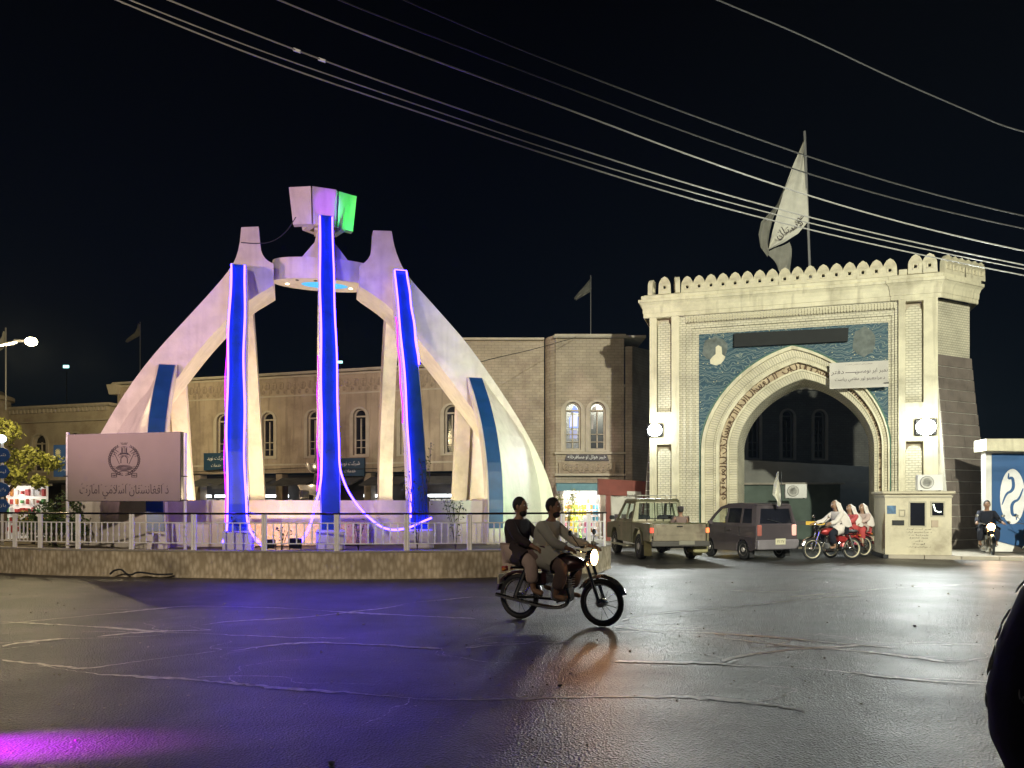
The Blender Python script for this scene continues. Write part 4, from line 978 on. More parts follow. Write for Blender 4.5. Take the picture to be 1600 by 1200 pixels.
# ---------------------------------------------------------------- city gate
GO = Vector((4.9, 27.2, 0)); GA = DIRA; G1 = Vector((math.cos(GA), math.sin(GA), 0)); G2 = Vector((-math.sin(GA), math.cos(GA), 0))
def gp(px, py, d=0):
    dr = Vector(((px-800)/F, 1, (785-py)/F)); o = Vector((0, 0, CH)); t = (d-(o-GO).dot(G2))/dr.dot(G2); p = o+dr*t
    return ((p-GO).dot(G1), p.z)
gate = thing('city_gate', 'tall cream brick city gate with pointed arch, blue tile panel and scalloped parapet', 'gate', GO, GA)
ZC = gp(1240, 478, 0)[1]           # foot of the parapet
uL, uR = 0.0, gp(1463, 600)[0]
D_ = 1.3
zt0 = gp(1090, 523)[1]; zt1 = gp(1388, 503)[1]; ztile = (zt0+zt1)/2
uT0, uT1 = gp(1092, 600)[0], gp(1388, 600)[0]
uO0, uO1 = gp(1096, 720)[0], gp(1389, 720)[0]; uC = (uO0+uO1)/2; wO = (uO1-uO0)/2
zaO = gp(1240, 541)[1]; uI0, uI1 = gp(1153, 720)[0], gp(1366, 720)[0]; wI = (uI1-uI0)/2; uCI = (uI0+uI1)/2; zaI = gp(1252, 592)[1]
zs = gp(1240, 700)[1]
def arch(w_, za, uc=None, n=22, pf=.22, z0=0.0, zsp=None):
    uc = uC if uc is None else uc; zsp = zs if zsp is None else zsp
    pts = [(uc-w_, z0)]
    for k in range(2*n+1):
        s_ = -1+k/n; a = math.sin(s_*PI/2); f = (1-pf)*math.sqrt(max(0, 1-a*a))+pf*(1-abs(a))
        pts.append((uc+w_*a, zsp+(za-zsp)*f))
    pts.append((uc+w_, z0)); return pts
def mixw(t): return lerp(wO, wI, t), lerp(zaO, zaI, t), lerp(uC, uCI, t)
# archivolt bands from outside in
bands = [(0.0, .10, -.14, 'cream'), (.10, .40, -.05, 'archbrick'), (.40, .50, -.09, 'cream'), (.50, .70, .06, 'tancal'), (.70, .76, -.02, 'cream'), (.76, 1.0, .02, 'archbrick')]
for a, b, y0, mk in bands:
    wa, za, ua = mixw(a); wb, zb_, ub = mixw(b); A = arch(wa, za, ua); B = arch(wb, zb_, ub); mb = MB()
    s_ = 0; ss = [0]
    for p, q in zip(A, A[1:]): s_ += math.hypot(q[0]-p[0], q[1]-p[1]); ss.append(s_)
    # subdivide straight jambs by uv only
    T = .5
    r0 = [(p[0], y0, p[1]) for p in A]; r1 = [(p[0], y0, p[1]) for p in B]
    wdt = wa-wb
    mb.grid([r0, r1], uv=[[(s_, 0) for s_ in ss], [(s_, wdt) for s_ in ss]])
    mb.grid([[(p[0], T, p[1]) for p in A], r0], uv=[[(s_, -.3) for s_ in ss], [(s_, 0) for s_ in ss]])
    mb.grid([r1, [(p[0], T, p[1]) for p in B]], uv=[[(s_, wdt) for s_ in ss], [(s_, wdt+.3) for s_ in ss]])
    mb.build('arch_band', M[mk], gate, fixn=False)
# reveal of the opening, narrowing slightly to the back
A = arch(wI, zaI, uCI); B = arch(wI-.09, zaI-.10, uCI+.10); ss = [0]
for p, q in zip(A, A[1:]): ss.append(ss[-1]+math.hypot(q[0]-p[0], q[1]-p[1]))
mb = MB(); mb.grid([[(p[0], .02, p[1]) for p in A], [(p[0], D_, p[1]) for p in B]], uv=[[(s_, 0) for s_ in ss], [(s_, D_) for s_ in ss]])
mb.build('arch_reveal', brickmat('reveal_brick', (.62, .58, .43), (.56, .52, .38), (.36, .33, .24), bw=.095, bh=.26, use_uv=True), gate, fixn=False)
# core wall behind everything
MB().plate([(.02, 0), (uR-.02, 0), (uR-.02, 8.2), (.02, 8.2)], [arch(lerp(wO, wI, .5), lerp(zaO, zaI, .5), lerp(uC, uCI, .5), z0=.001)], .12, D_).build('wall', M['beige2'], gate)
# tiled spandrels
tl = MB(); tl.plate([(uT0, 2.2), (uT1, 2.2), (uT1, ztile), (uT0, ztile)], [arch(wO-.01, zaO-.01, z0=2.201)], .02, .11)
tl.build('tile_spandrel', M['tile'], gate)
wa_ = wO+.09; mb = MB(); A = arch(wO+.0, zaO); B = arch(wO+.07, zaO+.07)
mb.grid([[(p[0], -.0, p[1]) for p in A], [(p[0], -.02, p[1]) for p in B], [(p[0], .03, p[1]) for p in B]]); mb.build('tile_border', mat('green_tile', (.07, .15, .11), .4, 0, .3, 12), gate)
# stepped brick frame round the tiles
uF0, uF1 = gp(1062, 600)[0], gp(1402, 600)[0]; zf = 8.02
for k, (e0, y0) in enumerate(((0, -.12), (.34, -.06), (.66, -.0))):
    a0 = lerp(uF0, uT0, e0); a1 = lerp(uF0, uT0, min(1, e0+.34)); b1 = lerp(uF1, uT1, e0); b0 = lerp(uF1, uT1, min(1, e0+.34))
    z1 = lerp(zf, ztile, e0); z0 = lerp(zf, ztile, min(1, e0+.34))
    MB().plate([(a0, 0), (a1, 0), (a1, z0), (b0, z0), (b0, 0), (b1, 0), (b1, z1), (a0, z1)], (), y0, .13).build('brick_frame', M['creambrick'], gate)
# soldier course rows above the tiles
sold = MB().box((0, 0, 0), (.062, .05, .20)).mesh('brick', M['cream'], fixn=True)
n = 72
for k in range(n): link_mesh('brick', sold, gate, (lerp(uF0+.25, uF1-.1, k/(n-1)), -.135, lerp(7.86, 7.86, k/n)))
# pilasters with niches
def pilaster(u0, u1, n0, n1, yf, segs, top=8.02, zb=0):
    MB().plate([(u0, zb), (u1, zb), (u1, top), (u0, top)], [[(n0, z), (n1, z), (n1, z+h), (n0, z+h)] for z, h in segs], yf, .14).build('pilaster', M['cream'], gate)
    MB().plate([(u0+.02, zb), (u1-.02, zb), (u1-.02, top), (u0+.02, top)], (), yf+.27, .16).build('niche_back', M['beige2'], gate)
    for z, h in segs: MB().plate(archwin(n1-n0-.05, h-.12, 8, (n0+n1)/2, z+.01), (), yf+.13, yf+.265).build('niche_panel', M['creambrick'], gate)
L0, L1, N0, N1 = 0, gp(1062, 600)[0], gp(1027, 600)[0], gp(1050, 600)[0]
zz1 = gp(1040, 500)[1]; zz2 = gp(1040, 645)[1]; zz3 = gp(1040, 695)[1]; zz4 = .5
pilaster(L0, L1, N0, N1, -.20, [(zz2, zz1-zz2+.05), (zz4, zz3-zz4)])
R0, R1, Q0, Q1 = gp(1402, 600)[0], uR, gp(1413, 600)[0], gp(1441, 600)[0]
y1 = gp(1427, 470)[1]; y2 = gp(1427, 630)[1]; y3 = gp(1427, 690)[1]
pilaster(R0, R1, Q0, Q1, -.22, [(y2, y1-y2-.05), (1.4, y3-1.4)], zb=0)
# cornice: cove moulding and parapet base, mitred along the plan of the front, chamfer and side
CH_ = 1.72; dd = CH_*math.sin(R(45))
plan = [(-.0, 2.6), (0, -.0), (L1, -.0), (L1, .04), (R0, .04), (R0, -.0), (uR, -.0), (uR+dd, dd), (uR+dd, 2.6)]
def moff(d):
    out = []
    n = len(plan)
    for i in range(n):
        a = Vector(plan[max(i-1, 0)]); b = Vector(plan[i]); c = Vector(plan[min(i+1, n-1)])
        e1 = (b-a).normalized() if i > 0 else (c-b).normalized(); e2 = (c-b).normalized() if i < n-1 else e1
        n1 = Vector((e1.y, -e1.x)); n2 = Vector((e2.y, -e2.x)); m_ = (n1+n2); m_ = m_/max(.3, m_.length_squared)*2
        out.append((b.x+m_.x*d, b.y+m_.y*d))
    return out
def moulding(prof_, name, mt):
    rows = [[(x, y, z) for x, y in moff(d)] for d, z in prof_]; mb = MB(); mb.grid(rows); return mb.build(name, mt, gate)
zc = 8.02
moulding([(.2, zc-.02), (.23, zc), (.23, zc+.12), (.25, zc+.14), (.26, zc+.30), (.30, zc+.42), (.36, zc+.50), (.39, zc+.51), (.39, zc+.60), (.30, zc+.62), (.28, zc+.64), (.05, zc+.66)], 'cornice', M['cream'])
zp = zc+.62
moulding([(.27, zp), (.30, zp+.02), (.30, zp+.12), (.22, zp+.15), (.20, zp+.17), (-.1, zp+.18)], 'parapet_base', M['cream'])
mb = MB(); q = moff(-.05); mb.add([(x, y, zp+.16) for x, y in q], [tuple(range(len(q)))]); mb.build('gate_roof', M['concrete'], gate)
for a_, b_ in ((.03, L1), (R0, uR-.03)): MB().box(((a_+b_)/2, 1.95, 4.1), (b_-a_, 1.28, 8.2)).build('pier_back', M['beige2'], gate)
# merlons
def merlon_mesh(wd, h, name='merlon'):
    o = [(-wd/2, 0), (wd/2, 0)]; zsq = h*.5
    for k in range(0, 13):
        a = 1-k/6; s_ = math.sin(a*PI/2); f = .75*math.sqrt(max(0, 1-s_*s_))+.25*(1-abs(s_)); o.append((wd*.47*s_, zsq+(h-zsq)*f))
    hs = .045; hz = h*.36; mb = MB(); mb.plate(o, [[(-hs, hz-hs), (hs, hz-hs), (hs, hz+hs*1.3), (-hs, hz+hs*1.3)]], 0, .16)
    i2 = [(x*.86, z) for x, z in o[2:]]
    for k in range(5):
        z = h*(.58+.075*k); ww_ = wd*.40*math.sqrt(max(.05, 1-((z-zsq)/(h-zsq))**2)); mb.box((0, -.012, z), (2*ww_, .024, .016))
    mb.box((0, -.012, hz-hs*1.6), (.2, .024, .02)); mb.box((0, -.012, hz+hs*2), (.2, .024, .02))
    mb.box((-.09, -.012, hz), (.02, .024, .16)); mb.box((.09, -.012, hz), (.02, .024, .16))
    return mb.mesh(name, mat('merlon_plaster', (.62, .57, .42), .75, 0, .12, 4, .2, 20, dirt=(.38, .34, .24), dscale=1.5))
mz = zp+.16; MW = .425; mm = merlon_mesh(MW, .60); mm2 = merlon_mesh(.44, .61)
uA, uB = gp(1074, 440)[0], gp(1390, 420)[0]
for k in range(17): link_mesh('merlon', mm, gate, (lerp(uA, uB, k/16), -.08, mz))
for u in (.50, ): link_mesh('merlon', mm, gate, (u, -.26, mz))
link_mesh('merlon', mm, gate, (.84, -.1, mz), (0, 0, R(-80))); link_mesh('merlon', mm, gate, (.10, .05, mz), (0, 0, R(80))); link_mesh('merlon', mm, gate, (.02, .5, mz), (0, 0, R(90)))
for u in (gp(1428, 410)[0], gp(1450, 410)[0]): link_mesh('merlon', mm2, gate, (u, -.27, mz))
c45 = math.cos(R(45))
for k in range(6): link_mesh('merlon', mm2 if k == 0 else mm, gate, (uR+.12+(.28+k*.34)*c45+.05, -.13+(.28+k*.34)*c45, mz), (0, 0, R(45)))
for k in range(3): link_mesh('merlon', mm, gate, (uR+dd+.12, dd+.3+k*.5, mz), (0, 0, R(90)))
MB().box(((uA+uB)/2, .02, mz+.09), (uB-uA, .1, .18)).build('parapet_wall', M['cream'], gate)
MB().box((uR-.6, -.14, mz+.09), (1.0, .1, .18)).build('parapet_wall', M['cream'], gate)
# chamfered tower face: brick above, battered stone below
def cham(t, out, z): return (uR+(t+out)*c45-0*out, (t-out)*c45, z)
zsw = gp(1463, 553)[1]
mb = MB(); mb.grid([[cham(0, .0, zsw), cham(CH_, 0, zsw)], [cham(0, 0, zc+.02), cham(CH_, 0, zc+.02)]]); mb.grid([[cham(CH_, 0, zsw), (uR+dd, 2.6, zsw)], [cham(CH_, 0, zc+.02), (uR+dd, 2.6, zc+.02)]])
mb.build('tower_brick_face', M['creambrick'], gate)
def soff(z): return .03+.50*max(0, (zsw-z)/zsw)**1.15
mb = MB()
zl = [zsw*k/12 for k in range(13)]
mb.grid([[(uR-.02, -.02, z), cham(-.02, soff(z)-.015, z), cham(CH_+soff(z), soff(z)-.015, z), (uR+dd+soff(z)*1.4, 2.6, z)] for z in zl]); mb.build('tower_core', M['mortar'], gate)
# stone courses with pale joints
ncs = 17
for r_ in range(ncs):
    z0, z1 = zsw*r_/ncs+.012, zsw*(r_+1)/ncs-.010; o0, o1 = soff(z0)+.012, soff(z1)+.012
    nb = 3; W0 = CH_+soff(z0); sh_ = .3*(r_ % 2)
    cuts = [0]+[W0*(k+.35+sh_)/nb for k in range(nb)]+[W0]
    for a, b in zip(cuts, cuts[1:]):
        if b-a < .05: continue
        a2, b2 = a+(.004 if a else .0), b-.004; pr_ = random.uniform(0, .008)
        lo = [cham(a2, o0+pr_, z0), cham(b2, o0+pr_, z0), cham(b2, o0-.05, z0), cham(a2, o0-.05, z0)]; hi = [cham(a2, o1+pr_, z1), cham(b2, o1+pr_, z1), cham(b2, o1-.05, z1), cham(a2, o1-.05, z1)]
        MB().hexa(lo, hi).build('stone', M['stone'], gate)
# stone batter on the left flank
for r_ in range(14):
    z0, z1 = 4.6*r_/14+.012, 4.6*(r_+1)/14-.012; f0, f1 = .34*(1-z0/4.9), .34*(1-z1/4.9)
    MB().hexa([(-f0, .1, z0), (.0, .1, z0), (.0, 1.6, z0), (-f0, 1.6, z0)], [(-f1, .1, z1), (.0, .1, z1), (.0, 1.6, z1), (-f1, 1.6, z1)]).build('stone', M['stone'], gate)
MB().hexa([(-.33, .12, 0), (0, .12, 0), (0, 1.58, 0), (-.33, 1.58, 0)], [(-.02, .12, 4.6), (0, .12, 4.6), (0, 1.58, 4.6), (-.02, 1.58, 4.6)]).build('tower_core', M['mortar'], gate)
MB().plate([(0, 0), (D_, 0), (D_, zc), (0, zc)], (), 0, .02, lambda x, y, z: (-y+.0, x-.2, z)).build('side_wall', M['cream'], gate)
# calligraphy on the arch: interlaced relief strokes that follow the band
mb = MB(); wc, zac, ucc = mixw(.60); A = smooth2(arch(wc, zac, ucc, z0=1.6)); A = [Vector((a, b)) for a, b in A]
d = [0]
for p, q in zip(A, A[1:]): d.append(d[-1]+(q-p).length)
def along(s_):
    k = 0
    while k < len(d)-2 and d[k+1] < s_: k += 1
    f = (s_-d[k])/max(1e-6, d[k+1]-d[k]); p = A[k].lerp(A[k+1], f); t = (A[k+1]-A[k]).normalized(); return p, Vector((-t.y, t.x)), t
tot = d[-1]; s_ = .05
while s_ < tot-.1:
    kind = random.choice('ababcd'); dark = 1
    def st(pts, wd):
        out = []
        for (ds, off) in pts:
            p, nn, tt = along(min(tot, max(0, s_+ds))); q = p+nn*off; out.append((q.x, q.y))
        ribbon(mb, smooth2(out), wd, .055)
    if kind == 'a': st([(0, -.12), (.02, 0), (.0, .17)], .032)
    elif kind == 'b': st([(-.08, .02), (-.02, -.09), (.06, -.11), (.13, -.03), (.12, .05)], .034)
    elif kind == 'c': st([(0, 0), (.05, .06), (.1, 0), (.05, -.05), (0, 0)], .028)
    else: st([(-.06, .08), (.05, .12), (.16, .08)], .026)
    if random.random() < .6: st([(random.uniform(-.05, .1), random.uniform(.1, .16)), (random.uniform(0, .12), random.uniform(.1, .17))], .028)
    if random.random() < .5: st([(.02, -.14), (.05, -.15)], .03)
    s_ += random.uniform(.07, .12)
o = mb.build('calligraphy', M['calli'], gate)
# missing plaster patch and grey plaster ovals on the tiles
a = gp(1118, 562); b = gp(1131, 545)
sc_ = .0215
patch = [(-12, -6), (-4, -9), (4, -7), (9, -1), (11, 4), (6, 8), (5, 20), (0, 23), (-4, 20), (-4, 9), (-9, 5), (-13, 0)]
MB().plate([(a[0]+.09+x*sc_, a[1]-.0+z*sc_) for x, z in patch], (), .0, .03).build('plaster_patch', M['cream'], gate)
c2 = gp(1350, 534)
MB().plate([(c2[0]+.34*math.cos(k/8*PI)*(1+.1*math.sin(k*2.3)), c2[1]-.0+.48*math.sin(k/8*PI)*(1+.08*math.cos(k*3.1))) for k in range(16)], (), .008, .03).build('plaster_patch', mat('grey_plaster', (.13, .15, .14), .8, 0, .4, 5, .4, 14), gate)
c2 = gp(1117, 545)
MB().plate([(c2[0]+.42*math.cos(k/8*PI)*(1+.1*math.sin(k*2.3)), c2[1]+.42*math.sin(k/8*PI)*(1+.08*math.cos(k*3.1))) for k in range(16)], (), .012, .03).build('plaster_patch', mat('grey_plaster', (.22, .22, .18), .8, 0, .4, 5, .4, 14), gate)
# dark name board over the arch (blank)
ga, gb, gc, gd = gp(1147, 543), gp(1147, 521, -.1), gp(1326, 512, -.1), gp(1324, 534)
t = thing('dark_fascia_board', 'long blank charcoal board above the tip of the gate arch', 'board', GO, GA)
MB().plate([ga, (gd[0], gd[1]), (gc[0], gc[1]), (gb[0], gb[1])], (), -.12, -.04).build('board', mat('charcoal_board', (.012, .014, .014), .8, 0, .15, 3), t)
# white plaque
pa, pb_ = gp(1296, 608, -.3), gp(1388, 563, -.3)
t = thing('white_plaque', 'white lettered plaque hanging over the right shoulder of the gate arch', 'sign', GO, GA)
MB().plate([(pa[0], pa[1]), (pb_[0], pa[1]), (pb_[0], pb_[1]), (pa[0], pb_[1])], (), -.32, -.28).build('board', mat('plaque_board', (.50, .47, .42), .6, 0, .12, 1.5), t)
uc_ = (pa[0]+pb_[0])/2; pw = pb_[0]-pa[0]; ph = pb_[1]-pa[1]
text('دفتر', .38, .19, M['ink'], t, (pa[0]+.24, -.325, pa[1]+ph*.62)); text('نمبر ایر نومسن', .95, .18, M['ink'], t, (pb_[0]-.50, -.325, pa[1]+ph*.63))
text('د مراجعینو لوړ مقامي ریاست'.replace('ړ', 'ر'), pw*.85, .17, M['ink'], t, (uc_+.03, -.325, pa[1]+ph*.33))
text('ــــــ', .4, .02, M['ink'], t, (uc_-.2, -.325, pa[1]+ph*.60)); text('افغانستان اسلامي امارت', .8, .05, M['ink'], t, (uc_, -.325, pa[1]+ph*.9))
MB().box((pb_[0]-.06, -.34, pa[1]+.12), (.16, .02, .03), M=None).build('strap', M['black'], t)
# floodlights
def flood(px, py, d, label, pw_, sz=.46):
    u, z = gp(px, py, d); p = GO+G1*u+G2*d
    t = thing('gate_floodlight', label, 'floodlight', (p.x, p.y, z), GA)
    MB().box((0, .1, 0), (sz+.08, .14, sz*.85+.06), bev=.03).build('housing', M['blackmetal'], t)
    MB().ball((0, .02, 0), (sz*.52, .13, sz*.47), 20, 12).build('lens', emis('flood_glow', (.93, 1, .97), 60), t)  # lens bulged out so it throws a halo on the pier
    MB().tube([(-.1, .15, 0), (-.1, -d+.0-.0, 0)], .02, 6).build('arm', M['blackmetal'], t)
    f = p-G2*.25+Vector((0, 0, z)); tgt = f+Vector((-f.x*.30, -f.y*.42, -z))
    lamp('gate_floodlight_halo', 'POINT', f, 75, (.93, 1, .97), None, .2)  # extra lamp added to brighten the pier like a halo
    lamp('gate_floodlight_beam', 'SPOT', f, pw_*.85, (.93, 1, .97), tgt, .5, .6, 140)
flood(1023, 672, -.35, 'glaring white floodlight on the left pier of the gate', 1700, .46)
flood(1447, 667, -.35, 'glaring white floodlight on the right pier of the gate', 2100, .54)
# flags
def flagpole(px, ybase, ytop, Y, label, cloth, txt=None, r=.04, lean=0):
    b = P(px, ybase, Y); tp = P(px, ytop, Y)
    t = thing('flagpole', label, 'flag', b)
    MB().tube([(0, 0, 0), (lean, 0, tp.z-b.z)], r, 6).build('pole', M['wiredim'] if r < .03 else mat('pole_grey', (.22, .22, .22), .5), t)
    k = Y/F
    for q, c in enumerate(cloth):
        mb = MB(); rows = []
        L_, R_ = resample([(x, 0, y) for x, y in c[0]], 9), resample([(x, 0, y) for x, y in c[1]], 9)
        for i in range(9):
            row = []
            for j in range(7):
                p = L_[i].lerp(R_[i], j/6); dep = c[2]+.10*math.sin(j*1.3+i*.7+q)*Y/30
                row.append(((p.x-px)*k, dep, (ybase-p.z)*k))
            rows.append(row)
        mb.grid(rows); mb.grid([[(x, y+.012, z) for x, y, z in r_] for r_ in rows]); mb.build('flag', c[3], t, True, fixn=False)
    if txt:
        for s_, w_, h_, x, y, rot in txt: text(s_, w_*k, h_*k, M['ink'], t, ((x-px)*k, -.22, (ybase-y)*k), (0, rot, 0))
    return t
dimf = mat('flag_cloth_shaded', (.24, .235, .20), .9, 0, .1, 3, .3, 14)  # shade of folded and far flags put into the cloth colour
flagpole(1267, 470, 205, 30, 'large white flag with black script drooping from the pole behind the gate',
         [([(1256, 220), (1237, 265), (1218, 320), (1206, 360), (1201, 388)], [(1256.5, 220), (1258, 262), (1261, 320), (1262, 352), (1246, 366), (1236, 374), (1202, 389)], 0, M['flag']),
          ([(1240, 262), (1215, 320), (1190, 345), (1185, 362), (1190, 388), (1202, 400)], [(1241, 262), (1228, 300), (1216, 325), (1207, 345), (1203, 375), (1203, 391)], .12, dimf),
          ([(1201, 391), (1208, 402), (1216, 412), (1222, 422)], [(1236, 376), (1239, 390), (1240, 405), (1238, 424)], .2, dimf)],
         [('دستان', 46, 17, 1230, 361, R(-28)), ('خو', 14, 10, 1248, 344, R(-30))], .05, -.25)
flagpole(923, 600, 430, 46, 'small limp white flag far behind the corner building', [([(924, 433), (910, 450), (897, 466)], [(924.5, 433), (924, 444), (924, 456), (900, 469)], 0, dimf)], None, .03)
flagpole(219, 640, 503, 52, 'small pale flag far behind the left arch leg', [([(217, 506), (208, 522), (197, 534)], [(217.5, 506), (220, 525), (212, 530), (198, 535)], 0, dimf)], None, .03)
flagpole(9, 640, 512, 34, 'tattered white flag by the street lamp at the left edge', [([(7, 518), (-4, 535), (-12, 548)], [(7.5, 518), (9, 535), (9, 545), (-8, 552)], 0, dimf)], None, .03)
# overhead wires
wires = [([(180, 0), (420, 97), (650, 174), (870, 247), (1100, 318), (1350, 380), (1600, 431)], 'wire', 'lowest bright overhead cable crossing toward the gate roof', .011),
         ([(201, 0), (420, 85), (650, 163), (870, 238), (1100, 307), (1350, 370), (1600, 421)], 'wire', 'second lowest bright overhead cable, close above the lowest', .009),
         ([(262, 0), (460, 78), (650, 147), (870, 222), (1100, 296), (1350, 362), (1600, 415)], 'wire', 'third bright overhead cable with two small joint sleeves', .011),
         ([(434, 0), (600, 66), (870, 164), (1100, 252), (1350, 334), (1600, 394)], 'wire', 'bright overhead cable crossing the flag below its tip', .012),
         ([(530, 0), (600, 28), (850, 123), (1100, 218), (1350, 300), (1600, 359)], 'wiredim', 'lower of the paired dim overhead cables near the flag tip', .011),
         ([(630, 0), (850, 93), (1100, 188), (1350, 275), (1600, 340)], 'wiredim', 'upper of the paired dim overhead cables near the flag tip', .011),
         ([(1120, 0), (1250, 53), (1400, 125), (1500, 168), (1600, 211)], 'wiredim', 'lone dim overhead cable in the top right of the night sky', .011)]
for pts, mk, lab, r_ in wires:
    (xa_, ya_), (xb2, yb2) = pts[0], pts[1]; sl = (yb2-ya_)/(xb2-xa_); pts = [(xa_-300, ya_-300*sl*1.06)]+pts+[(1900, pts[-1][1]+300*.185)]
    W = []
    for x, y in pts: W.append(P(x, y, lerp(9.5, 14, (x+100)/1900)))
    o = MB().tube(smoothpts(W, 3), r_, 5).build('overhead_cable', M[mk], None, True); tag(o, lab, 'cable', 'overhead cables strung across the sky')
    if 'sleeves' in lab:
        for px, py in ((464, 79), (503, 94)):
            p = P(px, py, lerp(9.5, 14, (px+100)/1900)); MB().tube([p-Vector((.05, 0, -.018)), p+Vector((.05, 0, -.018))], .022, 6).build('sleeve', mat('sleeve_white', (.9, .9, .9), .4), o)
# a wire from the arch to the corner building
o = MB().tube(smoothpts([P(728, 572, 22), P(770, 560, 26), P(830, 547, 30), P(900, 527, 32.4)], 2), .012, 4).build('overhead_cable', M['wiredim'], None)
tag(o, 'thin dark cable from the right arch leg to the corner building', 'cable', 'overhead cables strung across the sky')

# ---------------------------------------------------------------- courtyard beyond the arch
cy = thing('courtyard_building', 'dark unlit building with narrow arched windows seen through the gate arch', 'building', (11.2, 41, 0), R(6))
us = [-3.9, -2.0, -.3, 1.7, 3.6, 5.4]
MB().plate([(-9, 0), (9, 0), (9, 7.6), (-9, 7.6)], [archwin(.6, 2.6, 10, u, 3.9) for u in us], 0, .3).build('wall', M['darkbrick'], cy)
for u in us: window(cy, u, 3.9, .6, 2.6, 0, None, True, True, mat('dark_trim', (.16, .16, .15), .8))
MB().box((0, .3, 7.65), (18.4, 1, .12)).build('roof', M['concrete'], cy)
gw = thing('courtyard_wall', 'grey plastered boundary wall inside the gate with sloping top', 'wall', (8.6, 35.6, 0), R(-14))
MB().plate([(-3, 0), (7.5, 0), (7.5, 3.1), (-3, 3.85)], (), 0, .3).build('wall', mat('grey_wall', (.20, .20, .18), .9, 0, .15, 1.5, .2), gw)
sh2 = thing('courtyard_shed', 'low dark shed in the courtyard below the air conditioner', 'shed', (11.5, 33.2, 0), R(-10))
MB().box((0, 0, 1.15), (4.6, 1.6, 2.3)).build('wall', mat('shed_green', (.09, .12, .10), .9, 0, .2, 2), sh2); MB().box((0, 0, 2.34), (4.9, 1.9, .08)).build('roof', M['concrete'], sh2)
def ac(name, label, loc, rz, s=1):
    t = thing('air_conditioner', label, 'air conditioner', loc, rz)
    MB().box((0, 0, .30*s), (.84*s, .32*s, .58*s), bev=.02).build('casing', M['white'], t)
    MB().lathe([(.21*s, 0), (.23*s, -.02), (.21*s, -.03)], 20, (-.12*s, -.16*s, .31*s), 'y').build('fan_ring', mat('ac_grey', (.25, .24, .23), .6), t, True)
    mb = MB()
    for k in range(4): mb.lathe([(.05*s*(k+1)-.006, -.0), (.05*s*(k+1)+.004, -.008), (.05*s*(k+1)-.006, -.008)], 18, (-.12*s, -.195*s, .31*s), 'y')
    mb.build('grille', mat('ac_light', (.55, .54, .5), .6), t)
    for x in (-.3*s, .3*s): MB().box((x, 0, .01), (.06, .3*s, .03)).build('foot', M['black'], t)
ac('ac', 'white air conditioner unit with round fan in the dim courtyard', P(1243, 779, 30)+Vector((0, 0, 0)), R(-12), .95)


# ---------------------------------------------------------------- pavement, booth and barrier at the gate
kx = MB(); k0 = GO+G1*(uI1-.15)-G2*1.0
def gl(u, d, z): p = GO+G1*u+G2*d; return (p.x, p.y, z)
def slab(u0, u1, d0, d1, z1, z0=0): return MB().hexa([gl(u0, d0, z0), gl(u1, d0, z0), gl(u1, d1, z0), gl(u0, d1, z0)], [gl(u0, d0, z1), gl(u1, d0, z1), gl(u1, d1, z1), gl(u0, d1, z1)])
pv = slab(uI1-.15, 24, -3.75, 9, .08).build('pavement', M['concrete']); pv['kind'] = 'structure'
pv = slab(-3.2, uI0-.1, -.9, 9, .12).build('pavement', M['concrete']); pv['kind'] = 'structure'
for k in range(20):
    kb2 = slab(uI1-.15+k*.9, uI1-.15+k*.9+.88, -3.87, -3.75, .10).build('kerb_stone', M['trim'], None); kb2.parent = bpy.data.objects['pavement'] if False else pv
bt = thing('guard_booth', 'small cream guard booth with dark windows and Pashto notice below the right floodlight', 'booth', (0, 0, 0))
Yb0 = 21.5; ba = Vector((P(1383, 868, Yb0).x, Yb0, .08)); bb = Vector((P(1487, 868, 21.1).x, 21.1, .08)); db = (bb-ba).normalized(); BW = (bb-ba).length
bt.location = ba; bt.rotation_euler = (0, 0, math.atan2(db.y, db.x)); BH = 1.70; BD = 1.35
def bz(py, Y=21.3): return CH+(785-py)/F*Y-.08
def bu(px): return (px-1383)/104*BW
cb = mat('booth_cream', (.58, .52, .38), .6, 0, .1, 2.5, .1, 20, dirt=(.36, .31, .22), dscale=1.2)
wr = [(bu(1422), bu(1446), bz(822), bz(785)), (bu(1456), bu(1475), bz(806), bz(785))]
MB().plate([(0, 0), (BW, 0), (BW, BH), (0, BH)], [[(a, c), (b, c), (b, d2), (a, d2)] for a, b, c, d2 in wr], 0, .05).build('front_wall', cb, bt)
for a, b, c, d2 in wr:
    fr = MB().plate([(a-.03, c-.03), (b+.03, c-.03), (b+.03, d2+.03), (a-.03, d2+.03)], [[(a+.01, c+.01), (b-.01, c+.01), (b-.01, d2-.01), (a+.01, d2-.01)]], -.012, .0-.002).build('window', mat('booth_trim', (.4, .36, .27), .5), bt)
    MB().box(((a+b)/2, .03, (c+d2)/2), (b-a, .01, d2-c)).build('pane', M['winglass'], fr)
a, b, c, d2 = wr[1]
mb = MB(); ribbon(mb, [(a+.05, d2-.05), (a+.10, c+.14), (a+.2, c+.10), (b-.06, c+.12)], .03, .02); mb.build('bent_pane_strip', emis('pane_strip_glow', (.9, 1, .8), 3), bt)  # bent glowing strip set against the pane
MB().box((BW+.0-.025, BD/2+.03, BH/2), (.05, BD-.04, BH)).build('side_wall', cb, bt); MB().box((.025, BD/2+.03, BH/2), (.05, BD-.04, BH)).build('side_wall', cb, bt)
MB().box((BW/2, BD, BH/2), (BW, .05, BH)).build('back_wall', cb, bt)
MB().box((BW/2, BD/2, BH+.04), (BW+.16, BD+.16, .08), bev=.02).build('roof', cb, bt); MB().box((BW/2, BD/2, BH-.07), (BW+.05, BD+.05, .05)).build('roof_trim', mat('booth_trim', (.4, .36, .27), .5), bt)
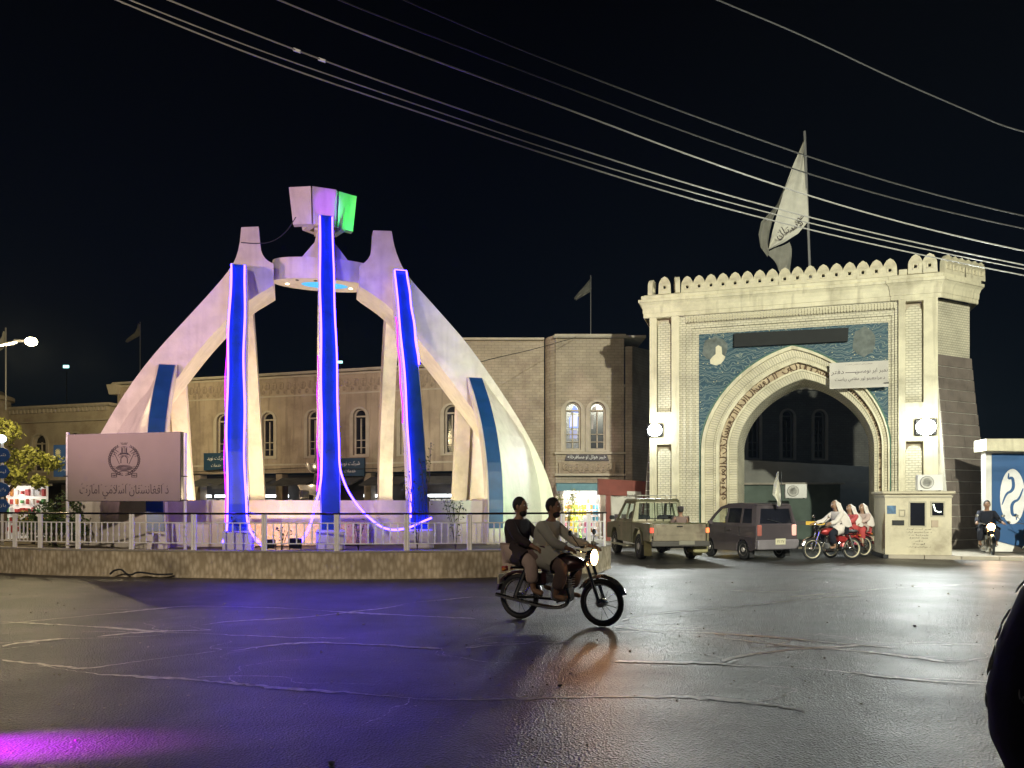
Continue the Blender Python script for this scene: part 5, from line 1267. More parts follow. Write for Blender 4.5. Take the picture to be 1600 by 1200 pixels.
MB().box((BW/2, BD/2, -.03), (BW+.12, BD+.12, .1)).build('plinth', M['black'], bt)
MB().box((BW+.003, .30, .95), (.01, .32, .85)).build('side_window', M['winglass'], bt); MB().box((BW+.003, .85, 1.2), (.01, .3, .35)).build('side_window', M['winglass'], bt)
pic = MB().box(((bu(1386)+bu(1400))/2, -.008, (bz(803)+bz(790))/2), (bu(1400)-bu(1386), .012, bz(790)-bz(803))).build('small_blue_picture', mat('blue_pic', (.05, .13, .25), .4, 0, .6, 9), bt)
mb = MB().plate([(bu(1405), bz(807)), (bu(1415), bz(807)), (bu(1415), bz(796)), (bu(1405), bz(796))], [[(bu(1406.3), bz(805.6)), (bu(1413.7), bz(805.6)), (bu(1413.7), bz(797.4)), (bu(1406.3), bz(797.4))]], -.03, -.002); mb.build('hatch_frame', mat('booth_trim', (.4, .36, .27), .5), bt)
MB().box(((bu(1394)+bu(1413))/2, -.012, bz(817)), (bu(1413)-bu(1394), .02, .14)).build('mail_slot', M['black'], bt)
MB().box((bu(1461), -.012, bz(818)), (.17, .02, .19)).build('hatch', mat('booth_trim2', (.42, .33, .24), .6), bt)
for k, (s_, w_) in enumerate((('نمبر ثبت لوحه', .62), ('د مراجعینو لپاره', .66), ('خبرتیا ده', .5), ('ورود ممنوع', .45), ('دفتر', .2), ('لوحه', .3), ('د مراجعینو لپاره', .6))):
    text(s_, w_, .055, M['ink'], bt, (bu(1436), -.006, bz(827+k*4.6)))
ac('ac', 'white air conditioner unit standing on the booth roof', (*(ba+db*bu(1463)+Vector((0, .35, 0))).xy,   .08+BH+.085), math.atan2(db.y, db.x), .78)
# concrete block with dark tarp
t = thing('concrete_planter', 'yellowish concrete block with a dark sandbag top left of the booth', 'planter', gl(uI1+.12, -1.9, .08), GA)
MB().box((0, 0, .5), (.62, .7, 1.0), bev=.05).build('block', mat('yellow_concrete', (.33, .29, .14), .85, 0, .2, 4, .2), t)
mb = MB(); mb.ball((-.02, 0, 1.1), (.36, .36, .2), 12, 7); mb.ball((.1, .1, 1.22), (.24, .25, .13), 10, 6); mb.build('sandbag', mat('sandbag', (.09, .065, .05), .95, 0, .3, 10, .5), t, True)
# barrier
t = thing('boom_barrier', 'black and yellow striped boom barrier lowered across the gate opening', 'barrier', gl(uI0-.35, -.7, 0), GA)
yb, bb_ = mat('barrier_yellow', (.75, .45, .03), .5), mat('barrier_black', (.02, .02, .02), .5)
MB().box((0, 0, .45), (.26, .3, .9), bev=.02).build('barrier_post', yb, t)
Lb = uI1-uI0+.4; n = 8
for k in range(n): MB().box((.15+Lb*(k+.5)/n, 0, .88), (Lb/n-.004, .06, .12)).build('boom_stripe', yb if k % 2 == 0 else bb_, t)
MB().box((Lb+.2, 0, .4), (.08, .08, .8)).build('rest_post', bb_, t)
# wall with blue banner at the right
bw_ = thing('banner_wall', 'white-framed wall with cream roof edge carrying a blue banner by the gate tower', 'wall', (0, 0, 0))
Yw = 22.5; wa2 = P(1540, 868, Yw); bw_.location = (wa2.x, Yw, 0.12); bw_.rotation_euler = (0, 0, R(-10))
MB().plate([(0, 0), (6, 0), (6, 2.95), (0, 2.95)], (), .0, .3).build('wall', M['white'], bw_)
MB().plate([(-.12, 2.92), (6.2, 2.70), (6.2, 3.2), (-.12, 3.26)], (), -.35, .5).build('roof_edge', M['cream'], bw_)
bn = thing('blue_banner', 'large blue banner with a white round swirl logo at the right edge', 'banner', bw_.location, R(-10))
MB().plate([(.16, .35), (1.3, .02), (6, .02), (6, 2.78), (.16, 2.85)], (), -.03, -.005).build('banner_sheet', mat('banner_blue', (.015, .085, .24), .5, 0, .08, 1.5), bn)
cxx, czz = .70, 1.60
ov = [(cxx+.33*math.cos(k*PI/16), czz+.80*math.sin(k*PI/16)) for k in range(32)]
lg = MB().plate(ov, (), -.036, -.031).build('logo_disc', M['whiteprint'], bn)
mb = MB(); bm = MC['banner_blue']
def sw(f, wd): 
    pts = [(cxx+f*.33*x, czz+f*.80*z) for x, z in ((-.85, -.30), (-.5, .12), (-.1, .18), (.1, .35), (.0, .72), (-.35, .62), (-.3, .85))]; pts = smooth2(pts, 2)
    n = len(pts); ribbon(mb, pts, [wd*(.3+1.2*math.sin(PI*i/(n-1))) for i in range(n)], -.037)
sw(1, .055); sw(-1, .055); mb.build('logo_swirl', bm, lg)
text('دانش', .5, .5, M['whiteprint'], bn, (1.42, -.036, 2.0)); text('سافی', .5, .3, M['whiteprint'], bn, (1.42, -.036, 1.4))
# distant dark mast light specks
for px, py, Y, lab, col, s_ in ((104, 573, 90, 'pair of tiny cyan lights far off in the night sky', (.4, 1, 1), .32), (532, 566, 70, 'tiny greenish light on a far roof behind the middle leg', (.6, 1, .9), .2)):
    p = P(px, py, Y); t = thing('distant_light', lab, 'light', (p.x, p.y, 0))
    MB().tube([(0, 0, 0), (0, 0, p.z)], .06, 5).build('mast', M['black'], t)
    MB().box((0, -.1, p.z), (s_*2, .1, s_)).build('lamp', emis('far_light', (.45, 1, .95), 2.5), t)
# ---------------------------------------------------------------- vehicles
tyre_m = MB().lathe([(.20, -.08), (.30, -.10), (.335, -.075), (.34, 0), (.335, .075), (.30, .10), (.20, .08)], 22, axis='y').mesh('tyre', M['black'], True)
rim_m = MB().lathe([(.05, -.09), (.09, -.095), (.11, -.05), (.19, -.06), (.205, -.085), (.205, .085), (.0, .02)], 16, axis='y').mesh('rim', mat('rim_steel', (.45, .44, .42), .35, .6), True)
def wheel(parent, x, y, r=.34, wd=1.0, rimm=None):
    o = link_mesh('wheel', tyre_m, parent, (x, y, r), (0, 0, 0 if y < 0 else PI), (r/.34, wd, r/.34)); link_mesh('rim', rimm or rim_m, o); return o
def side_poly(pts, y0, y1, tum=None):
    """profile in (x,z) extruded over y with tumblehome: tum(z) -> inward shift"""
    tum = tum or (lambda z: 0)
    mb = MB(); c = (y0+y1)/2
    def f(x, y, z): s_ = 1 if y > c else -1; return (x, y-s_*tum(z), z)
    mb.plate(pts, (), y0, y1, f); return mb
def bevelmod(o, w_=.02, seg=2):
    m = o.modifiers.new('bevel', 'BEVEL'); m.width = w_; m.segments = seg; m.limit_method = 'ANGLE'; m.angle_limit = R(35); return o
olive = mat('pickup_paint', (.115, .11, .06), .38, .25, .12, 2.5, .06, 12, dirt=(.26, .2, .14), dscale=1.2)
pk = thing('pickup_truck', 'dusty olive pickup truck with roof rack seen from behind', 'pickup truck', (4.38, 20.15, 0), R(90+7))
W = .80; tum = lambda z: max(0, z-.95)*.22
body = side_poly([(.02, .50), (.75, .50), (.80, .62), (.95, .78), (1.25, .78), (1.42, .62), (1.48, .42), (3.3, .42), (3.35, .62), (3.5, .78), (3.85, .78), (4.0, .62), (4.05, .45), (4.6, .45), (4.65, .75), (4.55, .93), (3.5, 1.0), (3.4, 1.02), (1.95, 1.02), (1.95, .98), (.02, .98)], -W, W)
# body as outer sides + solid lower part, bed hollowed
bevelmod(side_poly([(1.72, .42), (3.3, .42), (3.35, .62), (3.5, .78), (3.85, .78), (4.0, .62), (4.05, .45), (4.6, .45), (4.65, .75), (4.55, .93), (3.5, 1.0), (1.72, 1.02)], -W, W).build('body', olive, pk))
for s_ in (-1, 1):
    y0, y1 = (W-.06, W) if s_ > 0 else (-W, -W+.06)
    bevelmod(side_poly([(.0, .52), (.72, .52), (.78, .66), (.95, .80), (1.25, .80), (1.40, .66), (1.46, .42), (1.71, .42), (1.71, 1.0), (.0, 1.0)], y0, y1).build('bed_side', olive, pk), .015)
    MB().tube([(.64+.0, s_*(W+.005), .42), (.74, s_*(W+.01), .70), (.92, s_*(W+.015), .84), (1.26, s_*(W+.015), .84), (1.46, s_*(W+.01), .68), (1.5, s_*(W+.005), .42)], .028, 6).build('wheel_arch', olive, pk, True)
    MB().box((2.6, s_*(W+.06), .33), (1.7, .16, .035)).build('side_step', mat('step_pale', (.4, .38, .28), .5, .3), pk)
    MB().hexa([(.55, s_*W-.02, .12), (.59, s_*W-.02, .12), (.59, s_*W-.22*s_, .12), (.55, s_*W-.22*s_, .12)], [(.60, s_*W-.02, .62), (.64, s_*W-.02, .62), (.64, s_*W-.22*s_, .62), (.60, s_*W-.22*s_, .62)]).build('mudflap', mat('mudflap_olive', (.30, .29, .13) if s_ > 0 else (.28, .25, .12), .7), pk)
    MB().box((3.05, s_*.80, .86), (.14, .02, .03)).build('door_handle', M['blackmetal'], pk)
    MB().box((3.3, s_*.96, 1.1), (.06, .16, .12), bev=.02).build('side_mirror', M['blackmetal'], pk)
MB().box((.86, 0, .56), (1.7, 1.5, .06)).build('bed_floor', M['black'], pk)
tg = bevelmod(MB().box((.02, 0, .76), (.05, 1.42, .44)).build('tailgate', mat('tailgate_paint', (.20, .17, .12), .45, .2, .25, 3, .08, 12, dirt=(.08, .05, .04), dscale=2.2), pk), .012)
MB().box((-.012, 0, .80), (.012, 1.2, .20)).build('pressed_panel', mat('tailgate_paint', (.2, .17, .12)), tg); MB().box((-.01, 0, .92), (.02, .16, .03)).build('handle', M['blackmetal'], tg)
MB().tube([(.0, -.72, 1.0), (.0, .72, 1.0)], .02, 6).build('tailgate_rail', olive, pk, True)
for s_ in (-1, 1):
    MB().box((-.01, s_*.755, .82), (.05, .09, .13), bev=.01).build('tail_light', emis('tail_red', (1, .07, .04), 1.1) if s_ > 0 else emis('tail_orange', (1, .22, .07), 1.0), pk)
bevelmod(MB().box((-.06, 0, .47), (.12, 1.56, .14)).build('rear_bumper', mat('bumper_dark', (.06, .055, .05), .5, .3), pk), .02)
MB().box((-.13, -.15, .50), (.01, .42, .10)).build('licence_plate', mat('plate_dim', (.18, .17, .13), .5), pk)
MB().box((.35, -.62, .38), (.5, .4, .32), bev=.03).build('side_box', mat('box_olive', (.24, .22, .11), .7), pk)
mb = MB(); mb.tube([(1.1, -.7, .34), (1.1, .7, .34)], .05, 8); mb.ball((1.1, 0, .34), (.14, .14, .13)); mb.tube([(.1, .35, .36), (4, .35, .40)], .03, 6); mb.tube([(.1, -.35, .36), (4, -.35, .40)], .03, 6); mb.tube([(-.05, .3, .33), (1.6, .3, .33)], .03, 6); mb.build('chassis', M['blackmetal'], pk)
# cab: pillars and roof around glass
def cabshell(prof, holes_side, y, t, m, parent, name='cab'):
    for s_ in (-1, 1):
        mb = MB(); f = (lambda x, yy, z, s_=s_: (x, s_*(y-max(0, z-.98)*.24)-s_*yy, z)); mb.plate(prof, holes_side, 0, t, f); mb.build(name+'_side', m, parent)
cp = [(1.74, 1.0), (3.62, 1.0), (3.05, 1.60), (2.9, 1.63), (1.95, 1.63), (1.82, 1.56)]
hs_ = [(1.92, 1.08), (2.46, 1.08), (2.46, 1.52), (1.98, 1.52)]; hs2 = [(2.54, 1.08), (3.36, 1.08), (2.98, 1.52), (2.54, 1.52)]
cabshell(cp, [hs_, hs2], W-.02, .04, olive, pk)
for s_ in (-1, 1):
    for h_ in (hs_, hs2):
        mb = MB(); f = (lambda x, yy, z, s_=s_: (x, s_*(W-.04-max(0, z-.98)*.24)-s_*yy, z)); mb.plate(h_, (), 0, .004, f); mb.build('side_window', None, pk)
clear = bpy.data.materials.new('clear_glass'); clear.use_nodes = True; n_ = clear.node_tree.nodes; l_n = clear.node_tree.links
tb = n_.new('ShaderNodeBsdfTransparent'); tb.inputs[0].default_value = (.93, .97, .96, 1); gb = n_.new('ShaderNodeBsdfGlossy'); gb.inputs['Roughness'].default_value = .05; ms_ = n_.new('ShaderNodeMixShader'); fr_ = n_.new('ShaderNodeFresnel'); fr_.inputs[0].default_value = 1.45
ms_.inputs[0].default_value = .07; l_n.new(tb.outputs[0], ms_.inputs[1]); l_n.new(gb.outputs[0], ms_.inputs[2]); l_n.new(ms_.outputs[0], n_['Material Output'].inputs[0])
for o in pk.children:
    if o.name.startswith('side_window'): o.data.materials.clear(); o.data.materials.append(clear)
yw = lambda z: W-.02-max(0, z-.98)*.24
# rear frame of the cab with window opening; windscreen
def crossplate(pts, holes, xb, xt, zb, zt_, th, name, m, parent):
    f = lambda a, y, z: (lerp(xb, xt, (z-zb)/(zt_-zb))+y, a, z); return MB().plate(pts, holes, 0, th, f).build(name, m, parent)
crossplate([(-yw(1.0), 1.0), (yw(1.0), 1.0), (yw(1.62), 1.60), (-yw(1.62), 1.60)], [[(-.60, 1.07), (.60, 1.07), (.55, 1.53), (-.55, 1.53)]], 1.74, 1.86, 1.0, 1.6, .04, 'cab_back', olive, pk)
crossplate([(-.60, 1.07), (.60, 1.07), (.55, 1.53), (-.55, 1.53)], [], 1.76, 1.88, 1.0, 1.6, .005, 'rear_window', clear, pk)
mb = MB()
for y in (-.36, -.12, .12, .36): mb.tube([(1.70, y, 1.02), (1.82, y*.93, 1.56)], .011, 5)
mb.tube([(1.72, -.6, 1.10), (1.72, .6, 1.10)], .012, 5); mb.build('window_guard', M['blackmetal'], pk)
crossplate([(-.72, 1.03), (.72, 1.03), (.60, 1.56), (-.60, 1.56)], [], 3.60, 3.06, 1.0, 1.6, .006, 'windscreen', clear, pk)
bevelmod(MB().hexa([(1.80, -.66, 1.585), (3.10, -.66, 1.585), (3.10, .66, 1.585), (1.80, .66, 1.585)], [(1.90, -.60, 1.66), (2.98, -.60, 1.66), (2.98, .60, 1.66), (1.90, .60, 1.66)]).build('roof', olive, pk), .02)
for y in (-.33, .33): MB().box((2.25, y, .98), (.14, .44, .42), bev=.05).build('seat', M['black'], pk)
MB().lathe([(.17, -.012), (.185, 0), (.17, .012), (.155, 0)], 16, (0, 0, 0), 'x').build('steering_wheel', M['black'], pk).location = (3.0, .35, 1.12)
mb = MB()
for x in (1.95, 2.9): mb.tube([(x, -.58, 1.67), (x, -.58, 1.75), (x, .58, 1.75), (x, .58, 1.67)], .014, 5)
for y in (-.58, -.3, 0, .3, .58): mb.tube([(1.9, y, 1.75), (2.95, y, 1.75)], .012, 5)
mb.build('roof_rack', mat('rack_metal', (.4, .38, .34), .3, .8), pk)
for x in (1.10, 3.68):
    for s_ in (-1, 1): wheel(pk, x, s_*.70, .35)

# minivan / small hatchback
plum = mat('hatch_paint', (.15, .125, .14), .2, .55, .06, 3, .02, coat=.6)
vn = thing('microvan', 'small tall purple-brown hatchback seen from its rear left corner by the barrier', 'car', (7.12, 20.75, 0), R(90+24)); vn.scale = (.88, 1, 1)
Wc = .72; Lc = 2.85
tumv = lambda z: max(0, z-.85)*.20
prof_ = [(.02, .30), (.20, .24), (.32, .24), (.36, .42), (.50, .54), (.70, .54), (.84, .42), (.88, .22), (1.95, .22), (1.99, .42), (2.13, .54), (2.33, .54), (2.47, .42), (2.50, .24), (2.72, .26), (2.84, .36), (2.86, .58), (2.78, .78), (2.45, .92), (2.35, .94), (.0, .94), (-.02, .6)]
bevelmod(side_poly(prof_, -Wc, Wc, tumv).build('body', plum, vn), .06, 4)
cv = [(.0, .92), (2.36, .92), (2.05, 1.22), (1.78, 1.42), (1.5, 1.49), (.9, 1.51), (.25, 1.49), (.12, 1.45)]
h1 = [(.22, .99), (.66, .99), (.66, 1.38), (.30, 1.38)]; h2 = [(.74, .99), (1.34, .99), (1.34, 1.39), (.74, 1.39)]; h3 = [(1.42, .99), (2.16, .99), (1.94, 1.20), (1.72, 1.36), (1.42, 1.39)]
ys = lambda z: Wc-.005-tumv(z)
for s_ in (-1, 1):
    f = (lambda x, yy, z, s_=s_: (x, s_*(ys(z)-yy), z)); MB().plate(cv, [h1, h2, h3], 0, .035, f).build('cabin_side', plum, vn)
    for h_ in (h1, h2, h3): MB().plate(h_, (), .012, .017, f).build('side_window', M['winglass'] if h_ is not h3 else clear, vn)
    MB().box((1.20, s_*(Wc+.005), .80), (.13, .02, .03)).build('door_handle', plum, vn); MB().box((2.0, s_*(Wc+.09), .98), (.10, .14, .11), bev=.02).build('side_mirror', plum, vn)
    for x in (.72, 1.38): MB().box((x, s_*(Wc+.0005), .62), (.008, .004, .62)).build('door_seam', M['black'], vn)
    MB().hexa([(-.02, s_*.60, .86), (.10, s_*.695, .86), (.10, s_*.70, .92), (-.03, s_*.60, .92)], [(.06, s_*.50, 1.38), (.17, s_*.575, 1.38), (.18, s_*.575, 1.42), (.08, s_*.50, 1.42)]).build('rear_pillar', plum, vn)
    MB().box((-.015, s_*.60, .80), (.05, .15, .30), bev=.02).build('tail_light', emis('tail_van', (.9, .45, .38), .45) if s_ < 0 else mat('tail_shaded', (.35, .12, .1), .15), vn)  # left lens coloured darker to stand for the shadow on it
    MB().box((2.80, s_*.55, .62), (.1, .22, .14), bev=.03).build('headlight', emis('van_headlight', (1, .9, .7), 2.5), vn)
for s_ in (-1, 1):
    MB().hexa([(.28, s_*.62-.08, .07), (.31, s_*.62-.08, .07), (.31, s_*.62+.08, .07), (.28, s_*.62+.08, .07)], [(.28, s_*.62-.08, .3), (.31, s_*.62-.08, .3), (.31, s_*.62+.08, .3), (.28, s_*.62+.08, .3)]).build('mudflap', M['black'], vn)
crossplate([(-.70, .55), (.70, .55), (.67, .95), (.58, 1.47), (-.58, 1.47), (-.67, .95)], [[(-.56, .98), (.56, .98), (.50, 1.38), (-.50, 1.38)]], -.03, .10, .55, 1.47, .03, 'tailgate', plum, vn)
crossplate([(-.56, .98), (.56, .98), (.50, 1.38), (-.50, 1.38)], [], -.027+.01, .10+.01, .55, 1.47, .006, 'rear_window', M['winglass'], vn)
MB().tube([(-.0, -.15, 1.0), (.02, .30, 1.10)], .008, 4).build('wiper', M['black'], vn)
bevelmod(MB().box((-.03, 0, .42), (.14, 1.42, .26)).build('rear_bumper', mat('bumper_plum', (.22, .20, .22), .4, .2), vn), .03)
MB().box((-.105, -.05, .50), (.012, .34, .16)).build('licence_plate', mat('plate_pale', (.62, .58, .42), .4), vn); text('۴۵۲۷', .24, .08, M['ink'], vn, (-.115, -.05, .50), (0, 0, R(-90)), False)
bevelmod(MB().plate([(.12, 1.47), (1.5, 1.48), (1.5, 1.52), (.9, 1.545), (.25, 1.53), (.10, 1.50)], (), -.575, .575).build('roof', plum, vn), .02)
crossplate([(-.66, .94), (.66, .94), (.57, 1.46), (-.57, 1.46)], [], 2.36, 1.62, .94, 1.46, .008, 'windscreen', clear, vn)
MB().box((1.2, 0, 1.0), (1.2, 1.0, .5), bev=.1).build('dark_interior', M['black'], vn)
wr_m = MB().lathe([(.04, -.09), (.08, -.095), (.10, -.06), (.19, -.07), (.205, -.085), (.205, .085), (.0, .02)], 12, axis='y').mesh('rim', mat('rim_pale', (.6, .55, .52), .3, .5), True)
for x in (.60, 2.23):
    for s_ in (-1, 1): wheel(vn, x, s_*.63, .27, .75, wr_m)
t = flagpole(1221, 792, 737, 20.6, 'plain white pennant flag standing on the hatchback roof', [([(1215, 738), (1209, 760), (1206, 774), (1213, 781), (1214, 791)], [(1216, 737), (1217, 755), (1218, 770), (1219, 782), (1219, 791)], -.02, M['flag'])], None, .008)

# ---------------------------------------------------------------- motorcycles
def motorcycle(label, loc, rz, col, lit=True, glow=40, groupn='motorcycles in the square', pale=False, z=0):
    t = thing('motorcycle', label, 'motorcycle', (*loc, z), rz, groupn)
    paint = mat('bike_paint_'+('%02d%02d' % (int(col[0]*99), int(col[2]*99))), col, .3, .2, .05, 3, 0, coat=.5)
    RW = .30; rimc = mat('bike_rim_pale', (.75, .68, .5), .35, .3) if pale else M['chrome']
    for x in (-.60, .62):
        tr = MB(); k = 22
        tr.grid([[( (RW-.035+.035*math.cos(a))*math.cos(b), .034*math.sin(a), (RW-.035+.035*math.cos(a))*math.sin(b)) for a in [2*PI*i/8 for i in range(8)]] for b in [2*PI*j/26 for j in range(27)]], True)
        w_ = tr.build('wheel', M['black'], t, True); w_.location = (x, 0, RW)
        mb = MB(); mb.lathe([(RW-.075, -.018), (RW-.055, -.024), (RW-.05, 0), (RW-.055, .024), (RW-.075, .018), (RW-.082, 0)], 26, axis='y'); del mb.f[-2:]
        mb.build('rim', rimc, w_, True)
        mb = MB()
        for j in range(14):
            a = 2*PI*j/14; mb.tube([(.03*math.cos(a), .025*(-1)**j, .03*math.sin(a)), ((RW-.07)*math.cos(a+.2), 0, (RW-.07)*math.sin(a+.2))], .0035, 3)
        mb.build('spokes', M['chrome'], w_)
        MB().lathe([(.02, -.07), (.055, -.06), (.06, 0), (.055, .06), (.02, .07)], 12, axis='y').build('hub', M['chrome'], w_, True)
    def fender(x, a0, a1, wd, m, nm='fender'):
        rows = []
        for j in range(13):
            a = R(lerp(a0, a1, j/12)); r_ = RW+.045; rows.append([(x+(r_+dz)*math.cos(a), y, RW+(r_+dz)*math.sin(a)) for y, dz in ((-wd, -.03), (-wd*.7, 0), (0, .012), (wd*.7, 0), (wd, -.03))])
        MB().grid(rows).build(nm, m, t, True, fixn=False)
    fender(.62, 20, 150, .055, M['chrome']); fender(-.60, 10, 170, .065, paint)
    for s_ in (-1, 1):
        MB().tube([(.62, s_*.08, RW), (.44, s_*.08, .80)], [.024, .02], 8).build('fork', M['chrome'], t, True)
        MB().tube([(-.60, s_*.11, RW), (-.42, s_*.12, .68)], [.03, .03], 8).build('shock', M['chrome'], t, True)
        MB().tube([(.08, s_*.02, .30), (.10, s_*.22, .29)], .012, 6).build('footpeg', M['black'], t)
        MB().tube([(.40, s_*.18, 1.0), (.36, s_*.30, 1.14)], .006, 5).build('mirror_stem', M['black'], t); MB().ball((.35, s_*.32, 1.17), (.012, .055, .04)).build('mirror', M['chrome'], t)
        MB().box((-.78, s_*.10, .66), (.05, .05, .04), bev=.01).build('indicator', mat('indicator_orange', (.6, .2, .03), .3), t)
    MB().tube(smoothpts([(.33, .34, .95), (.38, .24, .97), (.42, .10, .92), (.42, -.10, .92), (.38, -.24, .97), (.33, -.34, .95)], 2), .012, 6).build('handlebar', M['chrome'], t, True)
    mb = MB(); mb.tube([(.40, 0, .82), (.10, 0, .52), (.05, 0, .30), (-.3, 0, .30), (-.55, 0, .62)], .022, 6); mb.tube([(.38, 0, .76), (-.15, 0, .70), (-.72, 0, .68)], .02, 6)
    mb.tube([(-.3, .09, .32), (-.60, .09, .30)], .018, 6); mb.tube([(-.3, -.09, .32), (-.60, -.09, .30)], .018, 6); mb.build('frame', M['blackmetal'], t)
    rows = []
    for j in range(9):
        u = j/8; x = lerp(-.06, .36, u); r_ = .12*math.sin(PI*(.14+.80*u))**.6+.015; rows.append([(x, r_*1.0*math.cos(a), .77+r_*.85*math.sin(a)) for a in [2*PI*i/10 for i in range(10)]])
    mb = MB(); mb.grid(rows, True); mb.f += [tuple(range(9, -1, -1)), tuple(80+i for i in range(10))]; mb.build('fuel_tank', paint, t, True)
    MB().box((-.38, 0, .765), (.74, .24, .10), bev=.04).build('seat', M['black'], t, True)
    mb = MB(); mb.box((.06, 0, .38), (.26, .20, .20), bev=.03); mb.box((.10, 0, .54), (.14, .14, .16), bev=.02)
    for k in range(5): mb.box((.10, 0, .48+.03*k), (.19, .18, .008))
    mb.build('engine', mat('engine_alloy', (.3, .3, .29), .4, .7), t)
    MB().box((-.25, 0, .56), (.24, .24, .16), bev=.03).build('side_cover', paint, t)
    MB().tube(smoothpts([(.16, -.08, .46), (.24, -.13, .28), (.05, -.16, .20), (-.35, -.17, .25)], 2)+[Vector((-.36, -.17, .25)), Vector((-.85, -.18, .33))], [.018]*12+[.018]*1+[.036]*1 if False else .026, 8).build('exhaust', M['chrome'], t, True)
    MB().lathe([(.02, 0), (.085, .03), (.095, .10), (.09, .115), (.085, .11), (.0, .112)], 16, (.40, 0, .86), 'x').build('headlight', M['chrome'], t, True)
    hl = MB().lathe([(.0, .0), (.10, .002), (.0, .02)], 16, (.514, 0, .86), 'x')
    hl.build('headlight_lens', emis('headlamp_%d' % glow, (1, .52, .18), glow) if lit else M['winglass'], t)
    MB().lathe([(.04, 0), (.045, .03), (.0, .035)], 12, (.36, 0, .97), 'z').build('speedometer', M['blackmetal'], t)
    MB().box((-.83, 0, .66), (.04, .12, .07), bev=.01).build('tail_light', mat('bike_tail', (.4, .02, .02), .3), t)
    MB().box((-.88, 0, .52), (.015, .18, .13)).build('licence_plate', mat('plate_pale', (.62, .58, .42), .4), t)
    return t
# ---------------------------------------------------------------- people
def skinned(name, J, edges, rad, m, parent, sub=2):
    names = list(J); me = bpy.data.meshes.new(name); me.from_pydata([J[k] for k in names], [(names.index(a), names.index(b)) for a, b in edges], [])
    o = bpy.data.objects.new(name, me); COL.objects.link(o)
    s_ = o.modifiers.new('s', 'SKIN'); s_.use_smooth_shade = True
    for i, k in enumerate(names):
        r_ = rad[k]; r_ = r_ if isinstance(r_, tuple) else (r_, r_); me.skin_vertices[0].data[i].radius = r_; me.skin_vertices[0].data[i].use_root = (i == 0)
    o.modifiers.new('u', 'SUBSURF').levels = sub
    bpy.context.view_layer.update()
    m2 = bpy.data.meshes.new_from_object(o.evaluated_get(bpy.context.evaluated_depsgraph_get())); bpy.data.objects.remove(o)
    m2.materials.clear(); m2.materials.append(m); m2.shade_smooth(); m2.name = name
    return link_mesh(name, m2, parent)
def V3(*a): return Vector(a)
